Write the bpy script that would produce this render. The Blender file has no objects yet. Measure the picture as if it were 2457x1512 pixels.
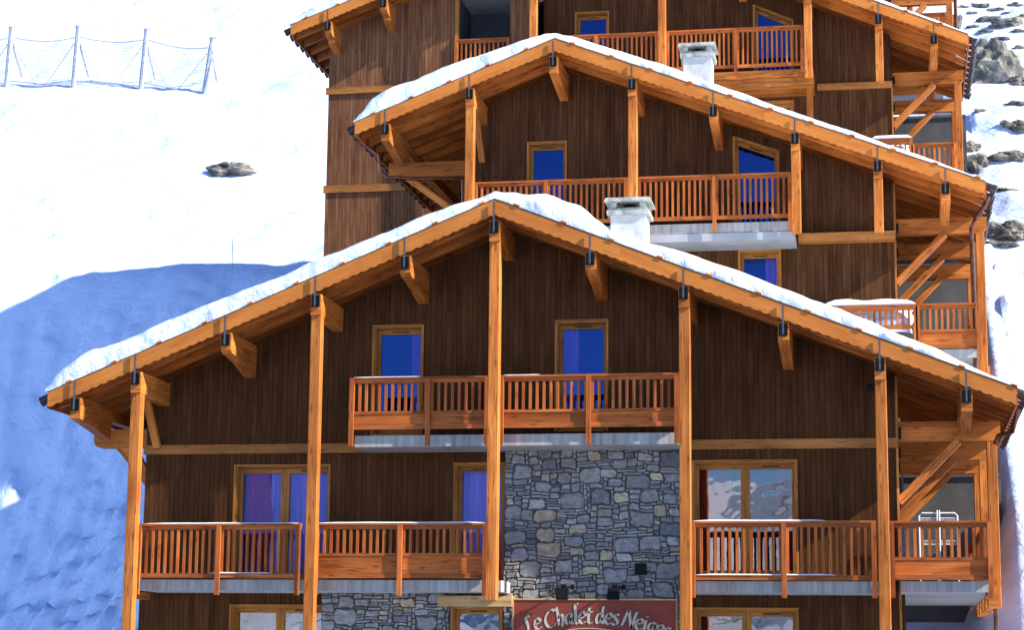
import bpy, math, random
from mathutils import Vector, noise
from math import sin, cos, pi, sqrt, radians, floor

# ------------------------------------------------------------------ camera, sky, sun, exposure
F, YAW, PITCH, ROLL = 4958.8, .18272, .17093, .01032      # focal length in picture units (picture 2457 wide)
CAM = Vector((0, -37, 0))
sc = bpy.context.scene
fw = Vector((-sin(YAW)*cos(PITCH), cos(YAW)*cos(PITCH), sin(PITCH)))
r_ = Vector((cos(YAW), sin(YAW), 0)); u_ = r_.cross(fw)
RT = r_*cos(ROLL)+u_*sin(ROLL); UP = -r_*sin(ROLL)+u_*cos(ROLL)
cd = bpy.data.cameras.new('camera'); cam = bpy.data.objects.new('camera', cd); sc.collection.objects.link(cam)
from mathutils import Matrix
cam.matrix_world = Matrix(((RT.x, UP.x, -fw.x, CAM.x), (RT.y, UP.y, -fw.y, CAM.y), (RT.z, UP.z, -fw.z, CAM.z), (0, 0, 0, 1)))
cd.sensor_width = 36; cd.lens = 36*F/2457; cd.clip_start = .5; cd.clip_end = 6000
sc.camera = cam
SUN = Vector((1, -.235, .63)).normalized()
w = bpy.data.worlds.new('World'); sc.world = w; w.use_nodes = True
nt = w.node_tree; bg = nt.nodes['Background']; sky = nt.nodes.new('ShaderNodeTexSky')
sky.sky_type = 'NISHITA'; sky.sun_disc = False; sky.sun_elevation = math.asin(SUN.z)
sky.sun_rotation = math.atan2(SUN.x, SUN.y); sky.altitude = 2200; sky.air_density = .9; sky.dust_density = .05; sky.ozone_density = 6.5
nt.links.new(sky.outputs[0], bg.inputs[0]); bg.inputs[1].default_value = .12
sd = bpy.data.lights.new('sun', 'SUN'); so = bpy.data.objects.new('sun', sd); sc.collection.objects.link(so)
sd.energy = 5.0; sd.angle = radians(.53); sd.color = (1, .95, .87)
so.rotation_euler = SUN.to_track_quat('Z', 'Y').to_euler(); so.location = (30, -30, 60)
sc.view_settings.view_transform = 'Standard'; sc.view_settings.look = 'None'; sc.view_settings.gamma = 1
sc.view_settings.exposure = 1.1

def at(px, py, Y):                    # where the line of sight through a picture point meets the upright plane at depth Y
    d = RT*((px-1228.5)/F)-UP*((py-756)/F)+fw
    return CAM+d*((Y-CAM.y)/d.y)
def AX(px, py, Y): return at(px, py, Y).x
def AZ(px, py, Y): return at(px, py, Y).z
rnd = random.Random(7)

# ------------------------------------------------------------------ materials
def mat(name):
    m = bpy.data.materials.new(name); m.use_nodes = True
    return m, m.node_tree, m.node_tree.nodes['Principled BSDF']
def N(t, kind, **kw):
    n = t.nodes.new('ShaderNode'+kind)
    for k, v in kw.items(): setattr(n, k, v)
    return n
def math_(t, op, a, b=None):
    n = N(t, 'Math', operation=op)
    for i, v in enumerate((a, b)):
        if v is None: continue
        if isinstance(v, (int, float)): n.inputs[i].default_value = v
        else: t.links.new(v, n.inputs[i])
    return n.outputs[0]
def ramp(t, fac, stops):
    n = N(t, 'ValToRGB'); e = n.color_ramp.elements
    while len(e) < len(stops): e.new(.5)
    for i, (p, c) in enumerate(stops): e[i].position = p; e[i].color = (*c, 1)
    t.links.new(fac, n.inputs[0]); return n.outputs[0]
def mixc(t, mode, fac, a, b):
    n = N(t, 'Mix', data_type='RGBA', blend_type=mode)
    if isinstance(fac, (int, float)): n.inputs[0].default_value = fac
    else: t.links.new(fac, n.inputs[0])
    for i, v in ((6, a), (7, b)):
        if isinstance(v, tuple): n.inputs[i].default_value = (*v, 1)
        else: t.links.new(v, n.inputs[i])
    return n.outputs[2]
def tex(t, kind, vec, scale, **kw):
    n = N(t, kind)
    for k, v in kw.items():
        if k in ('Detail', 'Roughness', 'Distortion', 'Randomness'): n.inputs[k].default_value = v
        else: setattr(n, k, v)
    n.inputs['Scale'].default_value = scale; t.links.new(vec, n.inputs['Vector']); return n
def bump(t, h, strength, dist, b):
    n = N(t, 'Bump'); n.inputs['Strength'].default_value = strength; n.inputs['Distance'].default_value = dist
    t.links.new(h, n.inputs['Height']); t.links.new(n.outputs[0], b.inputs['Normal'])

def wood(name, dark, light, rough=.55, knots=.6, spread=.25, spec=.35, crack=.6, patch=.70):
    m, t, b = mat(name)
    uv = N(t, 'UVMap'); s = N(t, 'SeparateXYZ'); t.links.new(uv.outputs[0], s.inputs[0]); u, v = s.outputs[0], s.outputs[1]
    idn = math_(t, 'FLOOR', math_(t, 'DIVIDE', math_(t, 'ADD', v, 10), 20))
    wn = N(t, 'TexWhiteNoise', noise_dimensions='1D'); t.links.new(idn, wn.inputs['W'])
    def co(a, c):
        n = N(t, 'CombineXYZ'); t.links.new(math_(t, 'MULTIPLY', u, a), n.inputs[0]); t.links.new(math_(t, 'MULTIPLY', v, c), n.inputs[1]); return n.outputs[0]
    g1 = tex(t, 'TexNoise', co(1.2, 34), 1, Detail=4, Roughness=.6)
    g2 = tex(t, 'TexNoise', co(.5, 5), 1, Detail=3, Distortion=.6)
    gg = math_(t, 'ADD', math_(t, 'MULTIPLY', g1.outputs[0], .5), math_(t, 'MULTIPLY', g2.outputs[0], .5))
    c = ramp(t, gg, [(.36, dark), (.60, light)])
    k = tex(t, 'TexVoronoi', co(2.3, 8), 1, Randomness=1)
    kd = ramp(t, k.outputs['Distance'], [(.09, (knots,)*3), (.26, (0, 0, 0))])
    g3 = tex(t, 'TexNoise', co(.35, 9), 1, Detail=2, Distortion=.2)
    cr = math_(t, 'ABSOLUTE', math_(t, 'SUBTRACT', g3.outputs[0], .5))
    c = mixc(t, 'MIX', ramp(t, cr, [(.004, (crack,)*3), (.014, (0, 0, 0))]), c, tuple(x*.3 for x in dark))
    pt = tex(t, 'TexNoise', co(.9, 2.2), 1, Detail=3)
    c = mixc(t, 'MULTIPLY', 1., c, ramp(t, pt.outputs[0], [(.3, (patch, patch*.9, patch*.84)), (.62, (1.06, 1.06, 1.06))]))
    c = mixc(t, 'MIX', kd, c, tuple(x*.28 for x in dark))
    tone = math_(t, 'ADD', math_(t, 'MULTIPLY', wn.outputs[0], spread*2), 1-spread)
    tc = N(t, 'CombineColor')
    for i in range(3): t.links.new(tone, tc.inputs[i])
    c = mixc(t, 'MULTIPLY', 1., c, tc.outputs[0])
    t.links.new(c, b.inputs['Base Color']); b.inputs['Roughness'].default_value = rough; b.inputs['Specular IOR Level'].default_value = spec
    bump(t, gg, .25, .01, b)
    return m
M = {}
M['beam'] = wood('larch beam', (.36, .094, .015), (.66, .225, .044), spec=.15)
M['fascia'] = wood('larch fascia', (.46, .145, .024), (.60, .208, .040), knots=.2, spread=.06, spec=.15, crack=.15, patch=.9)
M['rail'] = wood('red larch rail', (.30, .070, .012), (.52, .150, .031), spec=.2)
M['frame'] = wood('pine frame', (.34, .13, .02), (.50, .215, .04), knots=.3, spread=.1, spec=.2)
M['trim'] = wood('trim board', (.32, .12, .022), (.50, .20, .044), knots=.45, spec=.2)
M['pale'] = wood('pale beam', (.42, .26, .09), (.56, .37, .15))
M['clad'] = wood('brown cladding', (.070, .0265, .0088), (.112, .0455, .0155), knots=.4, spread=.16, rough=.7, spec=.06, crack=.2)
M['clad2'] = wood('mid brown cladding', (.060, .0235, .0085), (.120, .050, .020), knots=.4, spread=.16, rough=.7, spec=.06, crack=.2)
M['panel'] = wood('red larch board', (.34, .082, .014), (.54, .155, .03), spec=.15)
M['clad3'] = wood('light brown cladding', (.13, .052, .022), (.25, .112, .052), knots=.4, spread=.16, rough=.7, spec=.06, crack=.2)  # boards' own lighter brown, with the upper left wall's sunlit look painted in
M['back'] = wood('cladding groove', (.010, .005, .003), (.016, .008, .004), spec=.05)

def simple(name, col, rough=.6, metal=0, nscale=0, var=.3, bscale=0, bstr=.3, spec=.5):
    m, t, b = mat(name); b.inputs['Roughness'].default_value = rough; b.inputs['Metallic'].default_value = metal; b.inputs['Specular IOR Level'].default_value = spec
    b.inputs['Base Color'].default_value = (*col, 1)
    g = N(t, 'TexCoord').outputs['Object']
    if nscale:
        n = tex(t, 'TexNoise', g, nscale, Detail=5)
        t.links.new(ramp(t, n.outputs[0], [(.3, tuple(c*(1-var) for c in col)), (.7, tuple(min(1, c*(1+var)) for c in col))]), b.inputs['Base Color'])
    if bscale:
        n = tex(t, 'TexNoise', g, bscale, Detail=6); bump(t, n.outputs[0], bstr, .02, b)
    return m
M['metal'] = simple('black metal', (.006, .0065, .007), .55, 0, 8, spec=.15)
M['rod'] = simple('grey steel', (.10, .11, .12), .4, .6, 8)
M['tile'] = simple('dark roof tile', (.035, .026, .024), .35, 0, 9, .5, 30)
M['copper'] = simple('brown copper pipe', (.16, .062, .035), .28, .85, 6, .4)
M['wire'] = simple('white enamelled wire', (.8, .8, .8), .4)
M['dgrey'] = simple('stained grey concrete', (.085, .08, .075), .9, 0, 1.5, .35, 20, .3)
M['dark'] = simple('dark interior', (.03, .022, .02), .8, 0, 2, .4)
M['grey'] = simple('grey render', (.33, .34, .35), .85, 0, 1.5, .15, 25, .2)
M['post'] = simple('galvanised post', (.32, .34, .40), .5, .2, 6)
M['net'] = simple('safety net', (.42, .42, .46), .8)
def concrete():
    m, t, b = mat('weathered concrete'); g = N(t, 'TexCoord').outputs['Object']
    n1 = tex(t, 'TexNoise', g, 1.2, Detail=5); mp = N(t, 'Mapping'); mp.inputs['Scale'].default_value = (14, 14, .7); t.links.new(g, mp.inputs[0])
    n2 = tex(t, 'TexNoise', mp.outputs[0], 1, Detail=4)
    a = math_(t, 'ADD', math_(t, 'MULTIPLY', n1.outputs[0], .4), math_(t, 'MULTIPLY', n2.outputs[0], .6))
    t.links.new(ramp(t, a, [(.3, (.13, .125, .11)), (.45, (.30, .29, .26)), (.68, (.46, .445, .40))]), b.inputs['Base Color'])
    b.inputs['Roughness'].default_value = .85; bump(t, n2.outputs[0], .2, .01, b); return m
M['concrete'] = concrete()
def stone():
    m, t, b = mat('rubble stone'); at_ = N(t, 'Attribute', attribute_name='tone'); g = N(t, 'TexCoord').outputs['Object']
    n = tex(t, 'TexNoise', g, 9, Detail=7, Roughness=.65); mp = N(t, 'Mapping'); mp.inputs['Scale'].default_value = (9, 9, 26); mp.inputs['Rotation'].default_value = (0, .5, 0); t.links.new(g, mp.inputs[0])
    n2 = tex(t, 'TexNoise', mp.outputs[0], 1, Detail=6)
    v = ramp(t, n.outputs[0], [(.25, (.55, .55, .55)), (.7, (1.3, 1.3, 1.3))])
    v2 = ramp(t, n2.outputs[0], [(.3, (.7, .7, .7)), (.7, (1.15, 1.15, 1.15))])
    c = mixc(t, 'MULTIPLY', 1., at_.outputs['Color'], v); c = mixc(t, 'MULTIPLY', 1., c, v2)
    t.links.new(c, b.inputs['Base Color']); b.inputs['Roughness'].default_value = .75; bump(t, n.outputs[0], .6, .03, b); return m
M['stone'] = stone()
M['mortar'] = simple('dark mortar', (.11, .105, .098), .95, 0, 6, .3, 30, .6)
def rock():
    m, t, b = mat('brown rock'); g = N(t, 'TexCoord').outputs['Object']
    n = tex(t, 'TexNoise', g, 1.6, Detail=9, Roughness=.68, Distortion=.8)
    t.links.new(ramp(t, n.outputs[0], [(.33, (.03, .03, .028)), (.46, (.12, .115, .095)), (.55, (.22, .19, .14)), (.7, (.34, .30, .25))]), b.inputs['Base Color'])
    ge = N(t, 'NewGeometry'); sx = N(t, 'SeparateXYZ'); t.links.new(ge.outputs['Normal'], sx.inputs[0])
    n3 = tex(t, 'TexNoise', g, 1.1, Detail=5); up = math_(t, 'ADD', math_(t, 'MULTIPLY', sx.outputs[2], .8), math_(t, 'MULTIPLY', n3.outputs[0], .55))
    c0 = ramp(t, n.outputs[0], [(.33, (.045, .042, .038)), (.46, (.15, .14, .115)), (.55, (.27, .235, .18)), (.7, (.40, .36, .30))])
    t.links.new(mixc(t, 'MIX', ramp(t, up, [(1.0, (0, 0, 0)), (1.06, (1, 1, 1))]), c0, (.7, .78, .93)), b.inputs['Base Color'])
    b.inputs['Roughness'].default_value = .9; bump(t, n.outputs[0], .9, .15, b); return m
M['rock'] = rock()
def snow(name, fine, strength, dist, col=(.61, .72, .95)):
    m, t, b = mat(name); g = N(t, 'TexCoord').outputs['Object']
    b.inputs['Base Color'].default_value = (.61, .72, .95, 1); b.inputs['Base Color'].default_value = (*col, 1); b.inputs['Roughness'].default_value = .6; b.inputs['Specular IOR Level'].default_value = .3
    n = tex(t, 'TexNoise', g, fine, Detail=7, Roughness=.6, Distortion=.4)
    n2 = tex(t, 'TexNoise', g, fine*.22, Detail=4)
    bump(t, math_(t, 'ADD', n.outputs[0], math_(t, 'MULTIPLY', n2.outputs[0], 2)), strength, dist, b); return m
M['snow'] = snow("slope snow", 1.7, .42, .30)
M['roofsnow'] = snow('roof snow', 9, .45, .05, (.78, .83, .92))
def glass(name, tint, body, rough=.015, clear=.5, gcol=(1, 1, 1), gloss=.03):
    m, t, b = mat(name); b.inputs['Base Color'].default_value = (*body, 1); b.inputs['Roughness'].default_value = rough; b.inputs['Specular IOR Level'].default_value = .8
    tr = N(t, 'BsdfTransparent'); tr.inputs[0].default_value = (*tint, 1); mx = N(t, 'MixShader'); fr = N(t, 'Fresnel'); fr.inputs[0].default_value = 1.5
    mx.inputs[0].default_value = clear; t.links.new(b.outputs[0], mx.inputs[1]); t.links.new(tr.outputs[0], mx.inputs[2])
    gg_ = N(t, 'TexCoord').outputs['Object']; wv = tex(t, 'TexNoise', gg_, 1.3, Detail=2); bn = N(t, 'Bump'); bn.inputs['Strength'].default_value = .12; bn.inputs['Distance'].default_value = .04; t.links.new(wv.outputs[0], bn.inputs['Height'])
    gl = N(t, 'BsdfGlossy'); t.links.new(bn.outputs[0], gl.inputs['Normal']); gl.inputs['Roughness'].default_value = rough; gl.inputs['Color'].default_value = (*gcol, 1)
    m2 = N(t, 'MixShader'); t.links.new(math_(t, 'ADD', math_(t, 'MULTIPLY', fr.outputs[0], 1.2), gloss), m2.inputs[0])
    t.links.new(mx.outputs[0], m2.inputs[1]); t.links.new(gl.outputs[0], m2.inputs[2])
    t.links.new(m2.outputs[0], t.nodes['Material Output'].inputs[0]); return m
M['glass'] = glass('sky blue painted glass', (.8, .85, 1), (.003, .018, .12), clear=.86, gcol=(.07, .20, .66), gloss=.13)  # blue of the reflected sky is painted into body and gloss
M['lilacglass'] = glass('faint sky reflection glass', (.95, .95, 1), (.02, .03, .2), clear=.92, gcol=(.12, .2, .62), gloss=.05)  # fainter blue of the reflected sky painted into the gloss colour
M['clear'] = glass('window glass', (.75, .75, .8), (.02, .02, .03), clear=.9, gloss=.09)
def cloth(name, a, b_):
    m, t, b = mat(name); g = N(t, 'TexCoord').outputs['Object']; mp = N(t, 'Mapping'); mp.inputs['Scale'].default_value = (16, 16, .6); t.links.new(g, mp.inputs[0])
    n = tex(t, 'TexNoise', mp.outputs[0], 1, Detail=3); t.links.new(ramp(t, n.outputs[0], [(.35, a), (.65, b_)]), b.inputs['Base Color']); b.inputs['Roughness'].default_value = .9; return m
M['purple'] = cloth('purple curtain', (.85, .2, .62), (1, .4, .8))
M['red'] = cloth('dark red curtain', (.55, .015, .018), (.85, .04, .04))
M['lilac'] = cloth('lilac curtain', (.48, .32, .80), (.7, .5, .95))  # purple cloth with the blue sky reflection mixed into its colour
M['white'] = cloth('pale blue voile', (.35, .5, .62), (.8, .88, .95))
M['sign'] = simple('red brown painted board', (.21, .023, .006), .6, 0, 2.5, .25, 8, .1)
M['cream'] = simple('cream paint', (.46, .40, .29), .7, 0, 6, .1)
M['outline'] = simple('dark lettering edge', (.10, .03, .03), .6)

# ------------------------------------------------------------------ mesh builder and scene tree
WP = {}
class MB:
    def __init__(s): s.v = []; s.f = []; s.uv = []; s.n = rnd.randrange(60); s.tone = []
    def face(s, pts, uvs=None):
        i = len(s.v); s.v += [tuple(p) for p in pts]; s.f.append(tuple(range(i, i+len(pts)))); s.uv.append(uvs or [(p[0], p[2]) for p in pts])
    def poly(s, pts, U, V, ids):                 # one planar face, grain along U
        uo, vo = ids
        s.face(pts, [(Vector(p).dot(U)+uo, Vector(p).dot(V)*1.0+vo) for p in pts])
    def nid(s):
        s.n = (s.n+17) % 61; return rnd.random()*40, s.n*20
    def hull(s, A, B, U):                        # loop A to loop B (same length), closed with caps
        uo, vo = s.nid(); U = Vector(U).normalized(); n = len(A); c = sum((Vector(a) for a in A), Vector())/n
        def put(pts):
            pts = [Vector(p) for p in pts]; nn = Vector()
            for k in range(1, len(pts)-1): nn += (pts[k]-pts[0]).cross(pts[k+1]-pts[0])
            if nn.length < 1e-9: return
            nn.normalize(); V = nn.cross(U)
            if V.length < .5:
                V = Vector((0, 0, 1)) if abs(U.z) < .7 else Vector((1, 0, 0)); Uu = V.cross(nn)
            else: Uu = U
            s.face(pts, [((p-c).dot(Uu)+uo, (p-c).dot(V)+vo) for p in pts])
        put(list(reversed(A))); put(B)
        for k in range(n):
            j = (k+1) % n; put([A[k], A[j], B[j], B[k]])
    def box(s, x0, x1, y0, y1, z0, z1, axis=None):
        d = (x1-x0, y1-y0, z1-z0); a = axis if axis is not None else d.index(max(d)); U = [(1, 0, 0), (0, 1, 0), (0, 0, 1)][a]
        s.hull([(x0, y0, z0), (x0, y1, z0), (x1, y1, z0), (x1, y0, z0)][::-1], [(x0, y0, z1), (x0, y1, z1), (x1, y1, z1), (x1, y0, z1)][::-1], U)
    def beam(s, p, q, wd, h, up=(0, 0, 1), ch=.012):
        p, q = Vector(p), Vector(q); d = (q-p).normalized(); side = d.cross(Vector(up)).normalized(); u = side.cross(d)
        a, b, c = wd/2, h/2, min(ch, wd/4)
        pr = [(-a+c, -b), (a-c, -b), (a, -b+c), (a, b-c), (a-c, b), (-a+c, b), (-a, b-c), (-a, -b+c)]
        s.hull([p+side*x+u*y for x, y in pr], [q+side*x+u*y for x, y in pr], d)
    def pxz(s, poly, y0, y1, U=(1, 0, 0)):       # outline in X,Z pushed through depth
        s.hull([(x, y0, z) for x, z in poly], [(x, y1, z) for x, z in poly], U)
    def pyz(s, poly, x0, x1, U=(0, 1, 0)):
        s.hull([(x0, y, z) for y, z in poly], [(x1, y, z) for y, z in poly], U)
    def tube(s, pts, r, n=8, cap=True):
        pts = [Vector(p) for p in pts]; rings = []
        for i, p in enumerate(pts):
            d = (pts[min(i+1, len(pts)-1)]-pts[max(i-1, 0)]).normalized(); a = d.cross(Vector((.31, .17, .93))).normalized(); b = d.cross(a)
            rr = r[i] if isinstance(r, (list, tuple)) else r
            rings.append([p+a*cos(2*pi*k/n)*rr+b*sin(2*pi*k/n)*rr for k in range(n)])
        for A, B in zip(rings, rings[1:]):
            for k in range(n): j = (k+1) % n; s.face([A[k], A[j], B[j], B[k]])
        if cap: s.face(rings[0][::-1]); s.face(rings[-1])
    def grid(s, P):                              # P[i][j] -> smooth shared sheet
        i0 = len(s.v); nj = len(P[0])
        for row in P: s.v += [tuple(p) for p in row]
        for i in range(len(P)-1):
            for j in range(nj-1):
                f = (i0+i*nj+j, i0+(i+1)*nj+j, i0+(i+1)*nj+j+1, i0+i*nj+j+1); s.f.append(f); s.uv.append([(s.v[q][0], s.v[q][2]) for q in f])
    def build(s, name, m, parent=None, smooth=False, label=None, cat=None, group=None, kind=None):
        if not s.v: return None
        me = bpy.data.meshes.new(name); xs = [sum(p[k] for p in s.v)/len(s.v) for k in range(3)]; o0 = Vector(xs)
        if parent is None: o0.z = min(p[2] for p in s.v)
        me.from_pydata([(p[0]-o0.x, p[1]-o0.y, p[2]-o0.z) for p in s.v], [], s.f); ul = me.uv_layers.new(name='UVMap')
        flat = [c for u in s.uv for q in u for c in q]; ul.data.foreach_set('uv', flat)
        if s.tone:
            ca = me.color_attributes.new('tone', 'FLOAT_COLOR', 'CORNER'); fl = []
            for f, c in zip(s.f, s.tone): fl += [*c, 1]*len(f)
            ca.data.foreach_set('color', fl)
        me.materials.append(M[m]); me.update()
        if smooth: me.polygons.foreach_set('use_smooth', [True]*len(me.polygons))
        o = bpy.data.objects.new(name, me); sc.collection.objects.link(o); WP[o.name] = o0
        o.parent = parent; o.location = o0-(WP[parent.name] if parent else Vector())
        for k, v in (('label', label), ('category', cat), ('group', group), ('kind', kind)):
            if v: o[k] = v
        return o
def thing(name, loc, label, cat, group=None):
    o = bpy.data.objects.new(name, None); sc.collection.objects.link(o); o.location = loc; WP[o.name] = Vector(loc); o.empty_display_size = .3
    o['label'] = label; o['category'] = cat
    if group: o['group'] = group
    return o

# ------------------------------------------------------------------ the snow slope
def sm(a, b, x): x = max(0, min(1, (x-a)/(b-a))); return x*x*(3-2*x)
def fb(x, y, s, o=4): return noise.fractal(Vector((x*s, y*s, 3.7)), 1, 2, o)
def ground(x, y):
    left = -1.3+.58*y if y > -6 else -4.78+.12*(y+6)
    right = -1.5+.585*y if y > -8 else -6.18+.12*(y+8)
    right -= .95*max(0, min(5, 6-x))*(1-sm(5.5, 8.5, y))  # added bank facing left, shaped to keep the lower right snow shaded
    mid = -4+.55*y if y > -3 else -5.65+.05*(y+3)
    left -= min(.7*max(0, -15.2-x), 6.8)*(1-sm(17, 24, y))+2.1*math.exp(-((y-11)/6)**2)*sm(0, 2, -15.2-x)  # bank and hollow shaped so the chalet shadows fill the left slope
    if y > 30: k = sm(30, 42, y); mid = mid*(1-k)+left*k
    cR = 2.25
    h = left+(mid-left)*sm(-15.2, -13.8, x); h = h+(right-h)*sm(cR-.4, cR+.35, x)
    h += max(0, -x-20)*.04*sm(0, 20, y)
    near = sm(-16, -18, x)+sm(3, 4, x)
    h += near*((.25 if x < 0 else .9)*fb(x, y, .045)+.30*fb(x+9, y, .22, 3)+.13*fb(x, y+40, .8, 3))
    if x < -15 and y < 24:
        v = noise.fractal(Vector((x*.9+y*.3, y*1.1-x*.2, 2)), 1, 2, 4); h += sm(-15.5, -17, x)*sm(24, 20, y)*(.60*v*abs(v)**.3+.30*noise.noise(Vector((x*2.6, y*2.6, 4))))
    h += near*.10*fb(x*.6+y*.8, y-x*.3, 1.7, 2)*sm(26, 10, y)
    if x > 3 and y > 12: h += .5*noise.fractal(Vector((x*.10, y*.5, 8)), 1, 2, 4)
    if y < -34: h = min(h, -1.7-.02*(-34-y))
    if y > 90: h -= .25*(y-90)
    return h
def frange(segs):
    o = []
    for a, b, st in segs:
        n = max(1, int(round((b-a)/st))); o += [a+(b-a)*i/n for i in range(n)]
    return o+[segs[-1][1]]
xs = frange([(-400, -80, 20), (-80, -40, 1.2), (-40, -15, .15), (-15, 2.4, .9), (2.4, 5, .12), (5, 14, .3), (14, 40, 1.5), (40, 400, 20)])
ys = frange([(-1000, -60, 60), (-60, -6, 3), (-6, 0, .5), (0, 26, .15), (26, 60, .33), (60, 100, 1.2), (100, 260, 10)])
def near_ground(x, y):
    g = ground(x, y)
    if y < -60: g = -2.5-.02*(-60-y)+3*fb(x, y, .01)
    return g
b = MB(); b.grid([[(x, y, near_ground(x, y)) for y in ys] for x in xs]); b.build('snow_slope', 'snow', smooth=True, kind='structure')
def hit(px, py):                                   # where a line of sight meets the slope
    d = (RT*((px-1228.5)/F)-UP*((py-756)/F)+fw); d /= d.y; t = 34
    while t < 200:
        p = CAM+d*t
        if p.z <= ground(p.x, p.y): break
        t += .1
    return p, p.y-CAM.y
P = []
for i in range(121):
    x = -60+i; P.append([(x, y, near_ground(x, y)+.25) for y in frange([(-26, -2.6, 1.2)])])
b = MB(); b.grid(P); M['bounce_dark'] = simple('dark bounce cover', (.05, .05, .052), .7, 0, 3, .3, 40, .3); b.build('bounce_blocker', 'bounce_dark', smooth=True, kind='structure')  # unseen dark strip added in front to cut light bounced up from snow
# mountains across the valley (seen mirrored in the windows)
b = MB(); P = []
for i in range(121):
    a = radians(150+240*i/120); row = []
    for j in range(10):
        r = 900+110*j; x, y = cos(a)*r, sin(a)*r-20
        dir_ = math.degrees(math.atan2(x, -y)); k = sm(-12, -5, dir_)*(1-.35*sm(3, 20, dir_))*.75+.3
        hh = (215*k)*(j/9)**.8*(1+.5*noise.fractal(Vector((x*.004, y*.004, 1)), 1, 2, 6))-20
        row.append((x, y, hh))
    P.append(row)
b.grid(P)
def mtn():
    m, t, bs = mat('snowy mountain'); g = N(t, 'TexCoord').outputs['Object']; n = tex(t, 'TexNoise', g, .02, Detail=8, Roughness=.65)
    ge = N(t, 'NewGeometry'); s = N(t, 'SeparateXYZ'); t.links.new(ge.outputs['Normal'], s.inputs[0])
    f = math_(t, 'ADD', math_(t, 'MULTIPLY', n.outputs[0], 1), math_(t, 'MULTIPLY', s.outputs[2], .1))
    t.links.new(ramp(t, f, [(.44, (.10, .09, .09)), (.52, (.85, .87, .92))]), bs.inputs['Base Color']); return m
M['mtn'] = mtn(); b.build('mountains', 'mtn', kind='structure')

# ------------------------------------------------------------------ building parts
def boards(name, parent, mp, u0, u1, lo, hi, holes=(), bw=.102, m='clad', gap=.0065, label=None, th=.024):
    """upright boards between u0 and u1; mp(u, d, z) places a point, d = depth behind the face"""
    cuts = [u0]; u = u0
    while u < u1-.02:
        u = min(u+bw*(1+.0*rnd.random()), u1); cuts.append(u)
    for h in holes:
        for e in (h[0], h[1]):
            if u0 < e < u1: cuts.append(e)
    cuts = sorted(cuts); B, G = MB(), MB()
    for a, c in zip(cuts, cuts[1:]):
        if c-a < .004: continue
        mid = (a+c)/2; spans = [(lo(a), lo(c), hi(a), hi(c))]
        for h in holes:                            # (x0, x1, z0, ztop at x0, ztop at x1)
            if h[0]-1e-6 <= mid <= h[1]+1e-6:
                f = lambda q: h[3]+(h[4]-h[3])*(q-h[0])/(h[1]-h[0]); ns = []
                for s in spans:
                    if h[2] > s[0]: ns.append((s[0], s[1], min(h[2], s[2]), min(h[2], s[3])))
                    if f(mid) < (s[2]+s[3])/2: ns.append((max(f(a), s[0]), max(f(c), s[1]), s[2], s[3]))
                spans = ns
        for za, zc, ya, yc in spans:
            if min(ya-za, yc-zc) < .01: continue
            e = gap/2; dd = rnd.random()*.003; k = e/(c-a)
            def q(uu, d, z): return mp(uu, d, z)
            a2, c2 = a+e, c-e; la, lc = za+(zc-za)*k, zc-(zc-za)*k; ta, tc = ya+(yc-ya)*k, yc-(yc-ya)*k
            B.hull([q(a2, dd, la), q(c2, dd, lc), q(c2, th, lc), q(a2, th, la)], [q(a2, dd, ta), q(c2, dd, tc), q(c2, th, tc), q(a2, th, ta)], (0, 0, 1))
            G.hull([q(a, th+.002, za), q(c, th+.002, zc), q(c, .12, zc), q(a, .12, za)], [q(a, th+.002, ya), q(c, th+.002, yc), q(c, .12, yc), q(a, .12, ya)], (0, 0, 1))
    w_ = B.build(name, m, parent, label=label)
    G.build('wall_backing', 'back', w_)
    return w_

def curtain(parent, x0, x1, z0, z1, y, m, sweep=0):
    b = MB(); n = max(6, int((x1-x0)/.02)); P = []
    for i in range(n+1):
        t = i/n; col = []
        for j in range(9):
            s = j/8; xx0, xx1 = x0, x1
            if sweep > 0: xx1 = x1-(x1-x0)*.55*(1-s)**1.2*0+sweep*(1-s)
            x = xx0+(xx1-xx0)*t
            col.append((x, y+.022*sin(t*n*.55+1.3*sin(t*9)), z0+(z1-z0)*s))
        P.append(col)
    b.grid(P); b.build('curtain', m, parent, smooth=True)

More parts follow.
